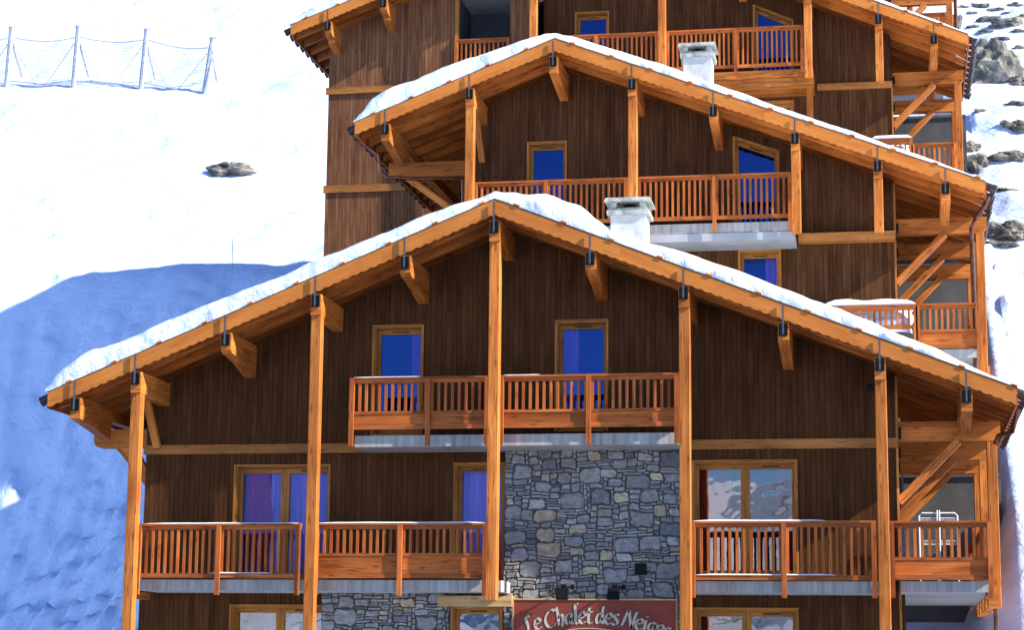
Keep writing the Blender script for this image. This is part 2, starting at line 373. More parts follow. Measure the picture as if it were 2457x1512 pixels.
def window(parent, x0, x1, z0, z1, Y, sashes=1, z1b=None, glass='glass', curtains=(), vent=True, label=None, rec=.22, room=True):
    z1b = z1 if z1b is None else z1b
    top = lambda x: z1+(z1b-z1)*(x-x0)/(x1-x0)
    wd = MB(); t = .03
    wd.hull([(x0-t, Y-.028, z0), (x0+.006, Y-.028, z0), (x0+.006, Y+.01, z0), (x0-t, Y+.01, z0)], [(x0-t, Y-.028, z1+t), (x0+.006, Y-.028, z1), (x0+.006, Y+.01, z1), (x0-t, Y+.01, z1+t)], (0, 0, 1))
    wd.hull([(x1-.006, Y-.028, z0), (x1+t, Y-.028, z0), (x1+t, Y+.01, z0), (x1-.006, Y+.01, z0)], [(x1-.006, Y-.028, z1b), (x1+t, Y-.028, z1b+t), (x1+t, Y+.01, z1b+t), (x1-.006, Y+.01, z1b)], (0, 0, 1))
    wd.hull([(x0-t, Y-.03, z1+t), (x0-t, Y-.03, z1), (x0-t, Y+.012, z1), (x0-t, Y+.012, z1+t)], [(x1+t, Y-.03, z1b+t), (x1+t, Y-.03, z1b), (x1+t, Y+.012, z1b), (x1+t, Y+.012, z1b+t)], (1, 0, 0))
    w_ = wd.build('window', 'frame', parent, label=label)
    rv = MB()
    rv.hull([(x0, Y+.014, z0), (x0+.03, Y+.014, z0), (x0+.03, Y+rec, z0), (x0, Y+rec, z0)], [(x0, Y+.014, z1), (x0+.03, Y+.014, top(x0+.03)), (x0+.03, Y+rec, top(x0+.03)), (x0, Y+rec, z1)], (0, 0, 1))
    rv.hull([(x1-.03, Y+.014, z0), (x1, Y+.014, z0), (x1, Y+rec, z0), (x1-.03, Y+rec, z0)], [(x1-.03, Y+.014, top(x1-.03)), (x1, Y+.014, z1b), (x1, Y+rec, z1b), (x1-.03, Y+rec, top(x1-.03))], (0, 0, 1))
    rv.hull([(x0+.03, Y+.014, top(x0+.03)-.03), (x0+.03, Y+rec, top(x0+.03)-.03), (x0+.03, Y+rec, top(x0+.03)), (x0+.03, Y+.014, top(x0+.03))], [(x1-.03, Y+.014, top(x1-.03)-.03), (x1-.03, Y+rec, top(x1-.03)-.03), (x1-.03, Y+rec, top(x1-.03)), (x1-.03, Y+.014, top(x1-.03))], (1, 0, 0))
    rv.box(x0+.03, x1-.03, Y-.02, Y+rec, z0, z0+.03)
    rv.build('reveal', 'frame', w_)
    ys = Y+rec+.002; sw = .085; fr = MB(); wtot = (x1-x0-.0)/sashes
    for i in range(sashes):
        a = x0+i*wtot+.002; c = a+wtot-.004; ta, tc = top(a)-.004, top(c)-.004; zb = z0+.032; inn = lambda x: top(x)-.004-(.12 if vent else sw)
        fr.hull([(a, ys, zb), (a+sw, ys, zb), (a+sw, ys+.07, zb), (a, ys+.07, zb)], [(a, ys, ta), (a+sw, ys, top(a+sw)-.004), (a+sw, ys+.07, top(a+sw)-.004), (a, ys+.07, ta)], (0, 0, 1))
        fr.hull([(c-sw, ys, zb), (c, ys, zb), (c, ys+.07, zb), (c-sw, ys+.07, zb)], [(c-sw, ys, top(c-sw)-.004), (c, ys, tc), (c, ys+.07, tc), (c-sw, ys+.07, top(c-sw)-.004)], (0, 0, 1))
        fr.hull([(a+sw, ys+.003, inn(a+sw)), (a+sw, ys+.067, inn(a+sw)), (a+sw, ys+.067, top(a+sw)-.005), (a+sw, ys+.003, top(a+sw)-.005)], [(c-sw, ys+.003, inn(c-sw)), (c-sw, ys+.067, inn(c-sw)), (c-sw, ys+.067, top(c-sw)-.005), (c-sw, ys+.003, top(c-sw)-.005)], (1, 0, 0))
        fr.box(a+sw, c-sw, ys+.003, ys+.067, zb, zb+.12)
        g = MB(); g.hull([(a+sw, ys+.03, zb+.12), (c-sw, ys+.03, zb+.12), (c-sw, ys+.038, zb+.12), (a+sw, ys+.038, zb+.12)], [(a+sw, ys+.03, inn(a+sw)), (c-sw, ys+.03, inn(c-sw)), (c-sw, ys+.038, inn(c-sw)), (a+sw, ys+.038, inn(a+sw))], (0, 0, 1))
        g.build('pane', glass, w_)
    fr.build('frame', 'frame', w_)
    if vent:
        v = MB(); a = x1-wtot/2 if sashes > 1 else (x0+x1)/2; v.beam((a-.16, ys-.003, top(a-.16)-.075), (a+.16, ys-.003, top(a+.16)-.075), .016, .02, ch=.002); v.build('air_vent', 'metal', w_)
    for (f0, f1, m, *sw_) in curtains:
        curtain(w_, x0+(x1-x0)*f0, x0+(x1-x0)*f1, z0+.05, min(z1, z1b)-.1, Y+rec+.14, m, *(sw_ or (0,)))
    if room:
        r = MB(); y2 = Y+rec+1.6
        r.face([(x0-.5, y2, z0-.1), (x1+.5, y2, z0-.1), (x1+.5, y2, z1+.3), (x0-.5, y2, z1+.3)]); r.face([(x0-.5, ys+.1, z0-.02), (x1+.5, ys+.1, z0-.02), (x1+.5, y2, z0-.02), (x0-.5, y2, z0-.02)])
        r.build('room_wall', 'dark', w_)
    return (x0, x1, z0, z1, z1b)

def wpx(parent, px0, py0, px1, pyb, Y, py1=None, **k):      # window from picture corners on a wall at depth Y
    x0 = AX(px0, (py0+pyb)/2, Y); x1 = AX(px1, (py0+pyb)/2, Y); z1 = AZ(px0, py0, Y); zr = AZ(px1, py1 if py1 else py0-(px1-px0)*HS(py0), Y); z0 = AZ(px0, pyb, Y)
    return window(parent, x0, x1, z0, z1, Y, z1b=(zr if py1 else None), **k)
def HS(py): return 0

class Count: n = 0
def railing(parent, Y, xa, xb, ztop, zbot, posts=(), panel=0, cnt=None, postbot=.32, snowy=False, ends=(1, 1), label=None, sp=.122, axis='x', X=0):
    """a balustrade from xa to xb; along depth when axis='y'"""
    if axis == 'x': T = lambda u, d, z: (u, Y+d, z)
    else: T = lambda u, d, z: (X+d, u, z)
    def bx(B, u0, u1, d0, d1, z0, z1, ax):
        U = (0, 0, 1) if ax == 2 else ((1, 0, 0) if axis == 'x' else (0, 1, 0))
        B.hull([T(u0, d0, z0), T(u1, d0, z0), T(u1, d1, z0), T(u0, d1, z0)], [T(u0, d0, z1), T(u1, d0, z1), T(u1, d1, z1), T(u0, d1, z1)], U)
    r = MB(); bx(r, xa, xb, -.05, .07, ztop-.035, ztop, 0); bx(r, xa+.002, xb-.002, -.012, .038, ztop-.11, ztop-.037, 0)
    edges = [xa]+list(posts)+[xb]
    for a, c in zip(edges, edges[1:]): bx(r, a+.04 if a != xa else a, c-.04 if c != xb else c, -.018, .042, zbot, zbot+.085, 0)
    zb = zbot+.085
    if panel:
        for a, c in zip(edges, edges[1:]):
            bx(r, a+.042, c-.042, -.015, .04, zbot+.085+panel, zbot+.085+panel+.055, 0)
            if zbot+.1 < zbot+.085+panel: pass
        zb = zbot+.085+panel+.055
    o = r.build('railing', 'rail', parent, label=label)
    if panel:
        for a, c in zip(edges, edges[1:]):
            p = MB(); bx(p, a+.045, c-.045, -.003, .022, zbot+.087, zbot+.083+panel, 0); p.build('panel_board', 'panel', o)
    pp = list(posts)
    if ends[0]: pp.append(xa+.045)
    if ends[1]: pp.append(xb-.045)
    for x in pp:
        p = MB(); bx(p, x-.043, x+.043, -.075, .012 if 0 else -.0185, zbot-postbot, ztop-.036, 2); p.build('rail_post', 'rail', o)
    st = MB()
    for a, c in zip(edges, edges[1:]):
        L = c-a; n = max(1, int(L/sp)); s0 = L/n
        for i in range(n):
            x = a+s0*(i+.5)
            B = MB() if (cnt and cnt.n < 97) else st
            bx(B, x-.026, x+.026, -.012, .036, zb-.002, ztop-.108, 2)
            if B is not st: B.build('baluster', 'rail', o); cnt.n += 1
    if st.v: st.build('balusters', 'rail', o, kind='stuff')
    return o

# ------------------------------------------------------------------ a stepped chalet
def chalet(idx, Y0, L, R, Rr, label, wallL, wallR, purl, zbase, Tpix, holes=(), walls=True, posts=(), frame=None, depth=8.6, dW=1.65, leftcut=None, eaveL=True):
    root = thing('chalet', ((L[0]+Rr[0])/2, Y0+4, zbase), label, 'chalet', 'stepped wooden chalets up the slope')
    rx, rz = R; sL = (R[1]-L[1])/(R[0]-L[0]); sR = (R[1]-Rr[1])/(Rr[0]-R[0])
    top = lambda x: rz-(rx-x)*sL if x < rx else rz-(x-rx)*sR          # top line of the bargeboard
    D1 = Y0+depth; FH = .285
    # roof: covering, soffit boards and rafters
    ro = MB(); n = [(L[0]-.02, L[1]), (rx, rz), (Rr[0]+.02, Rr[1])]
    ro.hull([(x, Y0+.06, z+.02) for x, z in n]+[(x, Y0+.06, z-.045) for x, z in n[::-1]], [(x, D1, z+.02) for x, z in n]+[(x, D1, z-.045) for x, z in n[::-1]], (0, 1, 0))
    roof = ro.build('roof', 'tile', root)
    so_ = MB(); y = Y0+.055
    while y < D1-.02:
        y2 = min(y+.145, D1)
        for a, c in ((L, R), (R, Rr)):
            o_ = .047; so_.hull([(a[0], y+.003, a[1]-o_), (a[0], y2-.003, a[1]-o_), (a[0], y2-.003, a[1]-o_-.024), (a[0], y+.003, a[1]-o_-.024)], [(c[0], y+.003, c[1]-o_), (c[0], y2-.003, c[1]-o_), (c[0], y2-.003, c[1]-o_-.024), (c[0], y+.003, c[1]-o_-.024)], (c[0]-a[0], 0, c[1]-a[1]))
        y = y2
    so_.build('soffit', 'beam', roof)
    y = Y0+.46
    while y < D1:
        for a, c in ((L, R), (R, Rr)):
            B = MB(); B.hull([(a[0]+.03, y, top(a[0]+.03)-.073) if a is L else (a[0], y, a[1]-.073)]+[(a[0]+.03 if a is L else a[0], y+.1, (top(a[0]+.03) if a is L else a[1])-.073), (a[0]+.03 if a is L else a[0], y+.1, (top(a[0]+.03) if a is L else a[1])-.27), (a[0]+.03 if a is L else a[0], y, (top(a[0]+.03) if a is L else a[1])-.27)],
                   [(c[0]-(.03 if c is Rr else 0), yy, c[1]+(.03*sR if c is Rr else 0)-dz) for yy, dz in ((y, .073), (y+.1, .073), (y+.1, .27), (y, .27))], (c[0]-a[0], 0, c[1]-a[1])); B.build('rafter', 'beam', roof)
        y += .72
    # wavy bargeboards
    for a, c in ((L, R), (R, Rr)):
        B = MB(); nn = 330; up, dn = [], []
        for i in range(nn+1):
            t = i/nn; x = a[0]+(c[0]-a[0])*t; z = a[1]+(c[1]-a[1])*t; s = (c[0]-a[0])*t
            up.append((x, z)); dn.append((x, z-FH+.012-.029*abs(sin(s*pi/.175))))
        for i in range(nn):
            pass
        F0 = [(x, Y0, z) for x, z in up]; F1 = [(x, Y0, z) for x, z in dn]; G0 = [(x, Y0+.045, z) for x, z in up]; G1 = [(x, Y0+.045, z) for x, z in dn]
        U = Vector((c[0]-a[0], 0, c[1]-a[1])).normalized(); V = Vector((-U.z, 0, U.x)); cc = Vector(((a[0]+c[0])/2, Y0, (a[1]+c[1])/2)); ids = [B.nid() for _ in range(5)]
        def qq(pts, k):
            i_ = ids[k*4//nn]; B.face(pts, [((Vector(p)-cc).dot(U)+i_[0], (Vector(p)-cc).dot(V)+p[1]*1.0*0+i_[1]) for p in pts])
        for i in range(nn):
            qq([F1[i], F1[i+1], F0[i+1], F0[i]], i); qq([G0[i], G0[i+1], G1[i+1], G1[i]], i); qq([F0[i], F0[i+1], G0[i+1], G0[i]], i); qq([F1[i+1], F1[i], G1[i], G1[i+1]], i)
        qq([F1[0], F0[0], G0[0], G1[0]], 0); qq([F0[-1], F1[-1], G1[-1], G0[-1]], nn-1); B.build('bargeboard', 'fascia', roof)
        k = 0; Lg = (Vector((c[0]-a[0], 0, c[1]-a[1]))).length; s = .45; bt = MB()       # metal drip edge and batten ends above the board
        e = .012; bt.hull([(a[0], Y0-.008, a[1]+.002), (a[0], Y0+.05, a[1]+.002), (a[0], Y0+.05, a[1]+.016), (a[0], Y0-.008, a[1]+.016)], [(c[0], Y0-.008, c[1]+.002), (c[0], Y0+.05, c[1]+.002), (c[0], Y0+.05, c[1]+.016), (c[0], Y0-.008, c[1]+.016)], (1, 0, 0))
        bt.build('drip_edge', 'tile', roof)
        while s < Lg:
            p = Vector((a[0], Y0, a[1]))+U*s; q = MB(); q.beam(p-U*.055+Vector((0, .0, .036)), p+U*.055+Vector((0, .0, .036)), .05, .045); q.build('batten_end', 'beam', roof); s += .96
    # eaves: board, tile ends and gutter
    esn = []
    for X_, Z_, sg in ((L[0], L[1], -1), (Rr[0], Rr[1], 1)):
        B = MB(); B.box(min(X_, X_+sg*.03), max(X_, X_+sg*.03), Y0+.05, D1, Z_-.30, Z_-.03, 1); B.build('eave_board', 'beam', roof)
        y = Y0+.30; s_ = sL if sg < 0 else sR
        while y < D1:
            jit = rnd.uniform(-.015, .015)
            tl = MB(); tl.tube([(X_-sg*.2, y, Z_+.2*s_-.01), (X_+sg*(.24+jit), y, Z_-.24*s_-.05)], [.075, .10], 12); y += .52; tl.build('eave_tile', 'tile', roof)
        (esn.append((X_, Z_, s_, Y0, D1)) if sg > 0 else None)
    # purlins with their black shoes
    Yw = Y0+dW
    for (px, kind, *rest) in purl:
        x = px; zt = top(x)-FH-.03-(.02); wd = .2; h = .40
        if abs(x-rx) < .15: zt -= .06
        prof = [(Y0+.03, zt), (D1-.3, zt), (D1-.3, zt-.26), (Yw+.05, zt-.26)]
        if kind == 'corbel': prof += [(Yw-.02, zt-.64), (Yw-.16, zt-.63), (Yw-.42, zt-.58), (Yw-.75, zt-.49), (Y0+.45, zt-.41), (Y0+.16, zt-.38), (Y0+.03, zt-.32)]
        elif kind == 'straight': prof += [(Yw-.02, zt-.62), (Y0+.35, zt-.44), (Y0+.03, zt-.40)]
        else: prof += [(Yw-.02, zt-.46), (Y0+.40, zt-h), (Y0+.03, zt-h)]
        B = MB(); B.pyz(prof, x-wd/2, x+wd/2); pu = B.build('purlin', 'beam', root)
        q = MB(); q.box(x-.085, x+.075, Y0+.008, Y0+.024, zt-.25, zt-.015); q.box(x-.085, x+.075, Y0-.055, Y0+.006, zt-.25, zt-.238)
        for bx_, bz in ((.055, -.07), (.055, -.2), (-.065, -.2)): q.tube([(x+bx_, Y0+.01, zt+bz), (x+bx_, Y0-.008, zt+bz)], .011, 6)
        q.build('shoe', 'metal', pu)
        q = MB(); q.box(x-.02, x+.01, Y0-.055, Y0-.03, zt-.235, zt+.34); q.build('rod', 'rod', pu)
        if kind == 'post':
            zb = rest[0]; xb = rest[1] if len(rest) > 1 else x
            B = MB(); B.beam((x, Y0+.17, zt-h-.002), (xb, Y0+.17, zb), .205, .20, up=(0, 1, 0), ch=.014); B.build('post', 'beam', root)
    # snow lying on the roof
    def T(x):
        for (x0, t0), (x1, t1) in zip(Tpix, Tpix[1:]):
            if x0 <= x <= x1: k = (x-x0)/(x1-x0); k = k*k*(3-2*k); return t0+(t1-t0)*k
        return 0
    NX = 230; ysn = [0, .012, .035, .07, .12, .19, .28, .4]+[.4+(depth-.45)*k/26 for k in range(1, 27)]; P = []
    x0s, x1s = L[0]-.06, Rr[0]-.02
    for i in range(NX+1):
        x = x0s+(x1s-x0s)*i/NX; row = []; tb = top(max(x, L[0]))+.022
        for j, yy in enumerate(ysn):
            r = .24; k = min(yy/r, 1); edge = .30+.70*sqrt(max(0, 1-(1-k)**2))
            if j == 0: edge = 0
            yn = Y0+.012+yy; t = .9*T(x)*edge*(1+.16*noise.fractal(Vector((x*.8, yn*.9, idx)), 1, 2, 3))
            nz = .018*noise.fractal(Vector((x*3.1, yn*3+t*3, idx+5)), 1, 2, 3)*min(1, T(x)/.15)
            back = min(1, (depth-.04-yy)/.4+.05)
            ny = 0 if j == 0 else .05*noise.fractal(Vector((x*2.2, t*6, idx+9)), 1, 2, 4)*max(0, 1-k)*min(1, T(x)/.2)
            row.append((x, yn+ny-(.03*T(x)/.4 if 0 < j < 4 else 0), tb+max(0, t*back+nz*(j > 0))))
        P.append(row)
    B = MB(); B.grid([r[::-1] for r in P])
    B.grid([[(r[0][0], r[0][1], r[0][2]), (r[0][0], r[-1][1], r[0][2]-.001)] for r in P]); sn = B.build('roof_snow', 'roofsnow', None, smooth=True)
    for X_, Z_, s_, ya, yb in esn:
        y = ya+.38
        while y < yb-.2:
            B = MB(); B.tube([(X_-.2, y, Z_+.2*s_+.01), (X_+.13, y, Z_-.13*s_-.03), (X_+.19, y, Z_-.2*s_-.05)], [.13, .12, .05], 10); y += .52; B.build('snow_lump', 'roofsnow', sn, smooth=True)
    return root, roof, top, sn

def porch(root, Y0, Xw, Xe, z1, z0, zdeck, zrail, cnt, xp, ys=(1.78, 5.3, 8.2), roofz=None, below=True, panel=.24, zl=None):
    """side gallery: beams, braces, king posts, outer posts, deck and balustrade on the right of a chalet"""
    h = z1-z0
    for k, dy in enumerate(ys):
        y = Y0+dy
        B = MB(); B.hull([(Xw+.02, y, z0), (Xe-.10, y, z0), (Xe, y, z0+.12), (Xe, y, z1), (Xw+.02, y, z1)], [(Xw+.02, y+.2, z0), (Xe-.10, y+.2, z0), (Xe, y+.2, z0+.12), (Xe, y+.2, z1), (Xw+.02, y+.2, z1)], (1, 0, 0)); bm = B.build('gallery_beam', 'beam', root)
        q = MB(); q.box(Xw+.0, Xw+.018, y-.03, y+.23, z0-.02, z1-.12); q.box(Xw+.02, Xw+.09, y-.012, y-.002, z0+.04, z1-.1)
        for s in (.3, .55, .8): q.tube([(Xw+.055, y-.012, z0+h*s*.85), (Xw+.055, y-.022, z0+h*s*.85)], .012, 6)
        q.build('bracket', 'metal', bm)
        B = MB(); B.beam((Xw+.02, y+.09, z0-1.12), (Xw+1.12, y+.09, z0-.0), .15, .29, up=(0, 1, 0)); B.build('brace', 'beam', root)
        if xp and roofz: B = MB(); B.beam((xp, y+.1, z1), (xp, y+.1, roofz(xp)-.62), .2, .19, up=(0, 1, 0)); B.build('king_post', 'beam', root)
        B = MB(); B.beam((Xe-.16, y+.1, zdeck-.42), (Xe-.16, y+.1, z0), .19, .19, up=(0, 1, 0)); B.build('post', 'beam', root)
        if below and Y0: B = MB(); B.box(Xw+.05, Xe-.02, y+.02, y+.2, zdeck-.42, zdeck-.19); B.build('deck_joist', 'beam', root)
    B = MB(); B.box(Xw+.02, Xe-.28, Y0+.5, Y0+depth_-.1, zdeck-.19, zdeck, 1); B.build('balcony_slab', 'concrete', root)
    railing(root, Y0+.44, AXs(xp), Xe-.26, zrail, zdeck+.02, panel=panel, cnt=cnt)
    railing(root, 0, Y0+.6, Y0+depth_-.2, zrail, zdeck+.02, panel=0, cnt=None, axis='y', X=Xe-.33)
depth_ = 8.0
_rail_left = [0]
def AXs(xp): return _rail_left[0]

# ================================================================== front chalet
Y0 = 0; Yw = 1.65
L, R, Rr = at(115, 942, 0), at(1187, 478, 0), at(2437, 931, 0); L, R, Rr = (L.x, L.z), (R.x, R.z), (Rr.x, Rr.z)
XL, XR = -14.45, .10
def pz(px, py, Y=.17): return AX(px, py, Y)
rt1 = lambda x: (R[1]-(R[0]-x)*(R[1]-L[1])/(R[0]-L[0]) if x < R[0] else R[1]-(x-R[0])*(R[1]-Rr[1])/(Rr[0]-R[0]))
px1 = lambda px, py: AX(px, py, .03)
purl = [(px1(181, 975), 'straight'), (px1(326, 915), 'post', -5, AX(283, 1512+250, .17)), (px1(542, 825), 'corbel'), (px1(758, 735), 'post', -5, AX(757-27, 1760, .17)+.0),
        (px1(972, 645), 'corbel'), (R[0], 'post', AZ(1185, 1441, .17)), (px1(1417, 625), 'corbel'), (px1(1641, 715), 'post', -5), (px1(1880, 795), 'corbel'), (px1(2112, 885), 'post', -5), (px1(2320, 965), 'straight')]
# keep the posts truly upright
purl = [(p[0], p[1], p[2]) if p[1] == 'post' else p for p in purl]
Tp = [(AX(px, 700, 0), t) for px, t in ((110, .02), (125, .16), (150, .42), (200, .54), (330, .50), (520, .43), (720, .40), (1000, .34), (1187, .20), (1240, .34), (1310, .56), (1385, .55), (1435, .36), (1465, .24), (1660, .33), (2000, .33), (2200, .24), (2380, .08), (2450, .03))]
c1, roof1, top1, sn1 = chalet(1, 0, L, R, Rr, 'lowest brown wooden chalet in front with stone panel and red sign', XL, XR, purl, -5, Tp)
sn1['label'] = 'thick snow blanket on the front chalet roof with a hump beside the ridge'; sn1['category'] = 'snow'; sn1['group'] = 'snow lying on the chalet roofs'
front = lambda u, d, z: (u, Yw+d, z)
hi1 = lambda x: top1(x)-.28
zt0, zt1 = AZ(1900, 1078, Yw), AZ(1900, 1054, Yw)            # cross beam
zs = AZ(900, 1083, Yw)
def W1(*a, **k): return wpx(c1, *a, Yw, **k)
hu = [W1(896, 785, 1012, 1046, curtains=((.70, .97, 'purple'),)), W1(1335, 772, 1456, 1036, curtains=((.08, .38, 'purple'),))]
hm = [W1(562, 1120, 787, 1392, sashes=2, glass='lilacglass', curtains=((.06, .30, 'red', .25), (.33, .96, 'lilac'))), W1(1091, 1115, 1207, 1390, glass='lilacglass', curtains=((.1, .95, 'lilac'),)),
      W1(1664, 1109, 1911, 1388, sashes=2, glass='clear', curtains=((.03, .36, 'red'), (.80, .97, 'red')))]
zg = -3.2
hg = [W1(550, 1455, 773, 1760, sashes=2, glass='clear', curtains=((.30, .96, 'white', .0),)), W1(1668, 1463, 1914, 1780, sashes=2, glass='clear', curtains=((.06, .3, 'red'),))]
boards('wall', c1, front, XL, XR, lambda x: zt1-.0, hi1, hu)
xs0, xs1 = AX(1211, 1250, Yw), AX(1629, 1250, Yw)
boards('wall', c1, front, XL, xs0, lambda x: AZ(900, 1415, Yw), lambda x: zt0, [hm[0], hm[1]])
boards('wall', c1, front, xs1, XR, lambda x: AZ(900, 1415, Yw), lambda x: zt0, [hm[2]])
xg = AX(776, 1470, Yw)
boards('wall', c1, front, XL-.02, xg, lambda x: -5, lambda x: AZ(900, 1415, Yw)-.004, [hg[0]])
boards('wall', c1, front, xs1, XR+.10, lambda x: -5, lambda x: AZ(900, 1415, Yw)-.004, [hg[1]])
side = lambda X, s: (lambda u, d, z: (X-s*d, u, z))
boards('side_wall', c1, side(XR, 1), Yw+.13, 8.2, lambda x: -5, lambda x: top1(XR)-.3)
boards('side_wall', c1, side(XL, -1), Yw+.13, 8.2, lambda x: -5, lambda x: top1(XL)-.3)
boards('rear_wall', c1, lambda u, d, z: (u, 8.3-d, z), XL, XR, lambda x: -5, hi1)
for a, c in ((XL, AX(1000, 1070, Yw)), (AX(1655, 1070, Yw), XR+.03)):
    B = MB(); B.box(a-.03, c, Yw-.05, Yw+.12, zt0+.003, zt1-.003); B.build('cross_beam', 'trim', c1)
B = MB(); B.box(XR-.01, XR+.035, Yw-.03, Yw+.10, -5, zt0-.003, 2); B.box(XR-.01, XR+.035, Yw-.03, Yw+.10, zt1+.003, top1(XR)-.36, 2); B.build('corner_board', 'trim', c1)

# rubble stone panels
def stonework(parent, x0, x1, z0, z1, Y, holes=(), seed=1, label=None):
    R_ = random.Random(seed); cw, chh = .062, .052; nx, nz = int((x1-x0)/cw), int((z1-z0)/chh); cw = (x1-x0)/nx; chh = (z1-z0)/nz
    occ = [[False]*nz for _ in range(nx)]; st = []
    for h in holes:
        for i in range(nx):
            for j in range(nz):
                if h[0]-.02 < x0+(i+.5)*cw < h[1]+.02 and h[2] < z0+(j+.5)*chh < h[3]+.02: occ[i][j] = True
    def fit(i, j, a, c): return i+a <= nx and j+c <= nz and all(not occ[p][q] for p in range(i, i+a) for q in range(j, j+c))
    def take(i, j, a, c):
        for p in range(i, i+a):
            for q in range(j, j+c): occ[p][q] = True
        st.append((i, j, a, c))
    for sz, tries in (((5, 6, 7), int(nx*nz/26)), ((4, 5), int(nx*nz/22)), ((3, 4), int(nx*nz/30))):
        for _ in range(tries):
            a = R_.choice(sz); c = max(3, min(6, a+R_.choice((-2, -1, 0, 0)))); i, j = R_.randrange(nx), R_.randrange(nz)
            if fit(i, j, a, c): take(i, j, a, c)
    for j in range(nz):
        for i in range(nx):
            if occ[i][j]: continue
            for a, c in R_.sample([(6, 1), (5, 1), (4, 1), (3, 1), (4, 2), (3, 2)], 6)+[(3, 1), (2, 2), (2, 1), (1, 2), (1, 1)]:
                if fit(i, j, a, c): take(i, j, a, c); break
    def warp(x, z): v = noise.noise_vector(Vector((x*2.3, z*2.3, seed))); v2 = noise.noise_vector(Vector((x*7, z*7, seed+3))); return x+v.x*.05+v2.x*.03, z+v.y*.045+v2.y*.026
    b = MB()
    for (i, j, a, c) in st:
        X0, X1, Z0, Z1 = x0+i*cw, x0+(i+a)*cw, z0+j*chh, z0+(j+c)*chh; w_, h_ = X1-X0, Z1-Z0; g = .007; cut = min(w_, h_)*.2
        cr = [cut*R_.uniform(.2, 1.9) for _ in range(4)]; big = a*c > 8
        jt = lambda s: R_.uniform(-s, s)*min(w_, h_)
        e = .22 if big else .05
        base = [(X0+cr[0], Z0), ((X0+X1)/2+jt(.2), Z0+abs(jt(.12))), (X1-cr[1], Z0), (X1, Z0+cr[1]*.8), (X1+jt(e*.5), (Z0+Z1)/2), (X1, Z1-cr[2]*.8), (X1-cr[2], Z1), ((X0+X1)/2+jt(.2), Z1-abs(jt(.12))), (X0+cr[3], Z1), (X0, Z1-cr[3]*.8), (X0+jt(e*.5), (Z0+Z1)/2), (X0, Z0+cr[0]*.8)]
        cx, cz = (X0+X1)/2, (Z0+Z1)/2; kx, kz = 1-2*g/w_, 1-2*g/h_
        base = [warp(cx+(x-cx)*kx, cz+(z-cz)*kz) for x, z in base]; cx, cz = warp(cx, cz)
        base = [(min(max(x, x0+.002), x1-.002), min(max(z, z0), z1)) for x, z in base]
        t = R_.random(); v = R_.uniform(.75, 1.25)
        if t < .60: col = (.275*v, .265*v, .248*v)
        elif t < .80: col = (.33*v, .325*v, .29*v)
        elif t < .94: col = (.42*v, .34*v, .225*v)
        else: col = (.16*v, .163*v, .167*v)
        d = R_.uniform(.035, .075); tx, tz = R_.uniform(-.06, .06), R_.uniform(-.06, .06); n = len(base); i0 = len(b.v); rings = []
        for s, dd in ((1, .0), (.985, d*.7), (.90, d)):
            rings.append([(cx+(x-cx)*s, Y-dd-((x-cx)*tx+(z-cz)*tz)*(dd > 0), cz+(z-cz)*s) for x, z in base])
        for A_, B_ in zip(rings, rings[1:]):
            for k in range(n): q = (k+1) % n; b.face([A_[k], A_[q], B_[q], B_[k]]); b.tone.append(col)
        b.face(rings[-1]); b.tone.append(col)
    o = b.build('stone_wall', 'stone', parent, label=label)
    m_ = MB()
    # mortar bed behind, in strips round the openings
    hs = sorted(holes); cuts = sorted(set([x0, x1]+[e for h in hs for e in (h[0], h[1]) if x0 < e < x1]))
    for a, c in zip(cuts, cuts[1:]):
        sp = [(z0, z1)]
        for h in hs:
            if h[0] <= (a+c)/2 <= h[1]: sp = [(z0, max(z0, h[2])), (h[3], z1)]
        for q0, q1 in sp:
            if q1-q0 > .02: m_.box(a, c, Y-.012, Y+.3, q0, q1)
    m_.build('mortar_bed', 'mortar', o)
Ys = 1.5
stonework(c1, AX(1211, 1250, Ys), AX(1632, 1250, Ys), -4, AZ(1400, 1076, Ys), Ys, seed=4)
xd0, xd1 = AX(1087, 1480, Ys), AX(1204, 1480, Ys); zd1 = AZ(1150, 1458, Ys)
stonework(c1, xg+.002, AX(1211, 1250, Ys)-.01, -4, AZ(1000, 1424, Ys), Ys+.02, holes=[(xd0, xd1, -4, zd1)], seed=9)
window(c1, xd0, xd1, -4, zd1, Ys-.05, glass='clear', curtains=((.1, .95, 'white'),), rec=.2)
B = MB(); B.box(AX(1050, 1440, 1.2), AX(1228, 1440, 1.2), 1.2, 1.48, AZ(1100, 1456, 1.2), AZ(1100, 1431, 1.2)); B.build('door_lintel', 'pale', c1)
B = MB(); B.box(AX(1523, 1366, 1.36), AX(1550, 1366, 1.36), 1.36, 1.5, AZ(1536, 1380, 1.36), AZ(1536, 1353, 1.36)); v_ = B.build('wall_vent', 'metal', c1)
for i in range(4):
    B = MB(); z = AZ(1536, 1377, 1.36)+.045*i; B.box(AX(1524, 1366, 1.35), AX(1549, 1366, 1.35), 1.345, 1.358, z, z+.022); B.build('louvre', 'metal', v_)

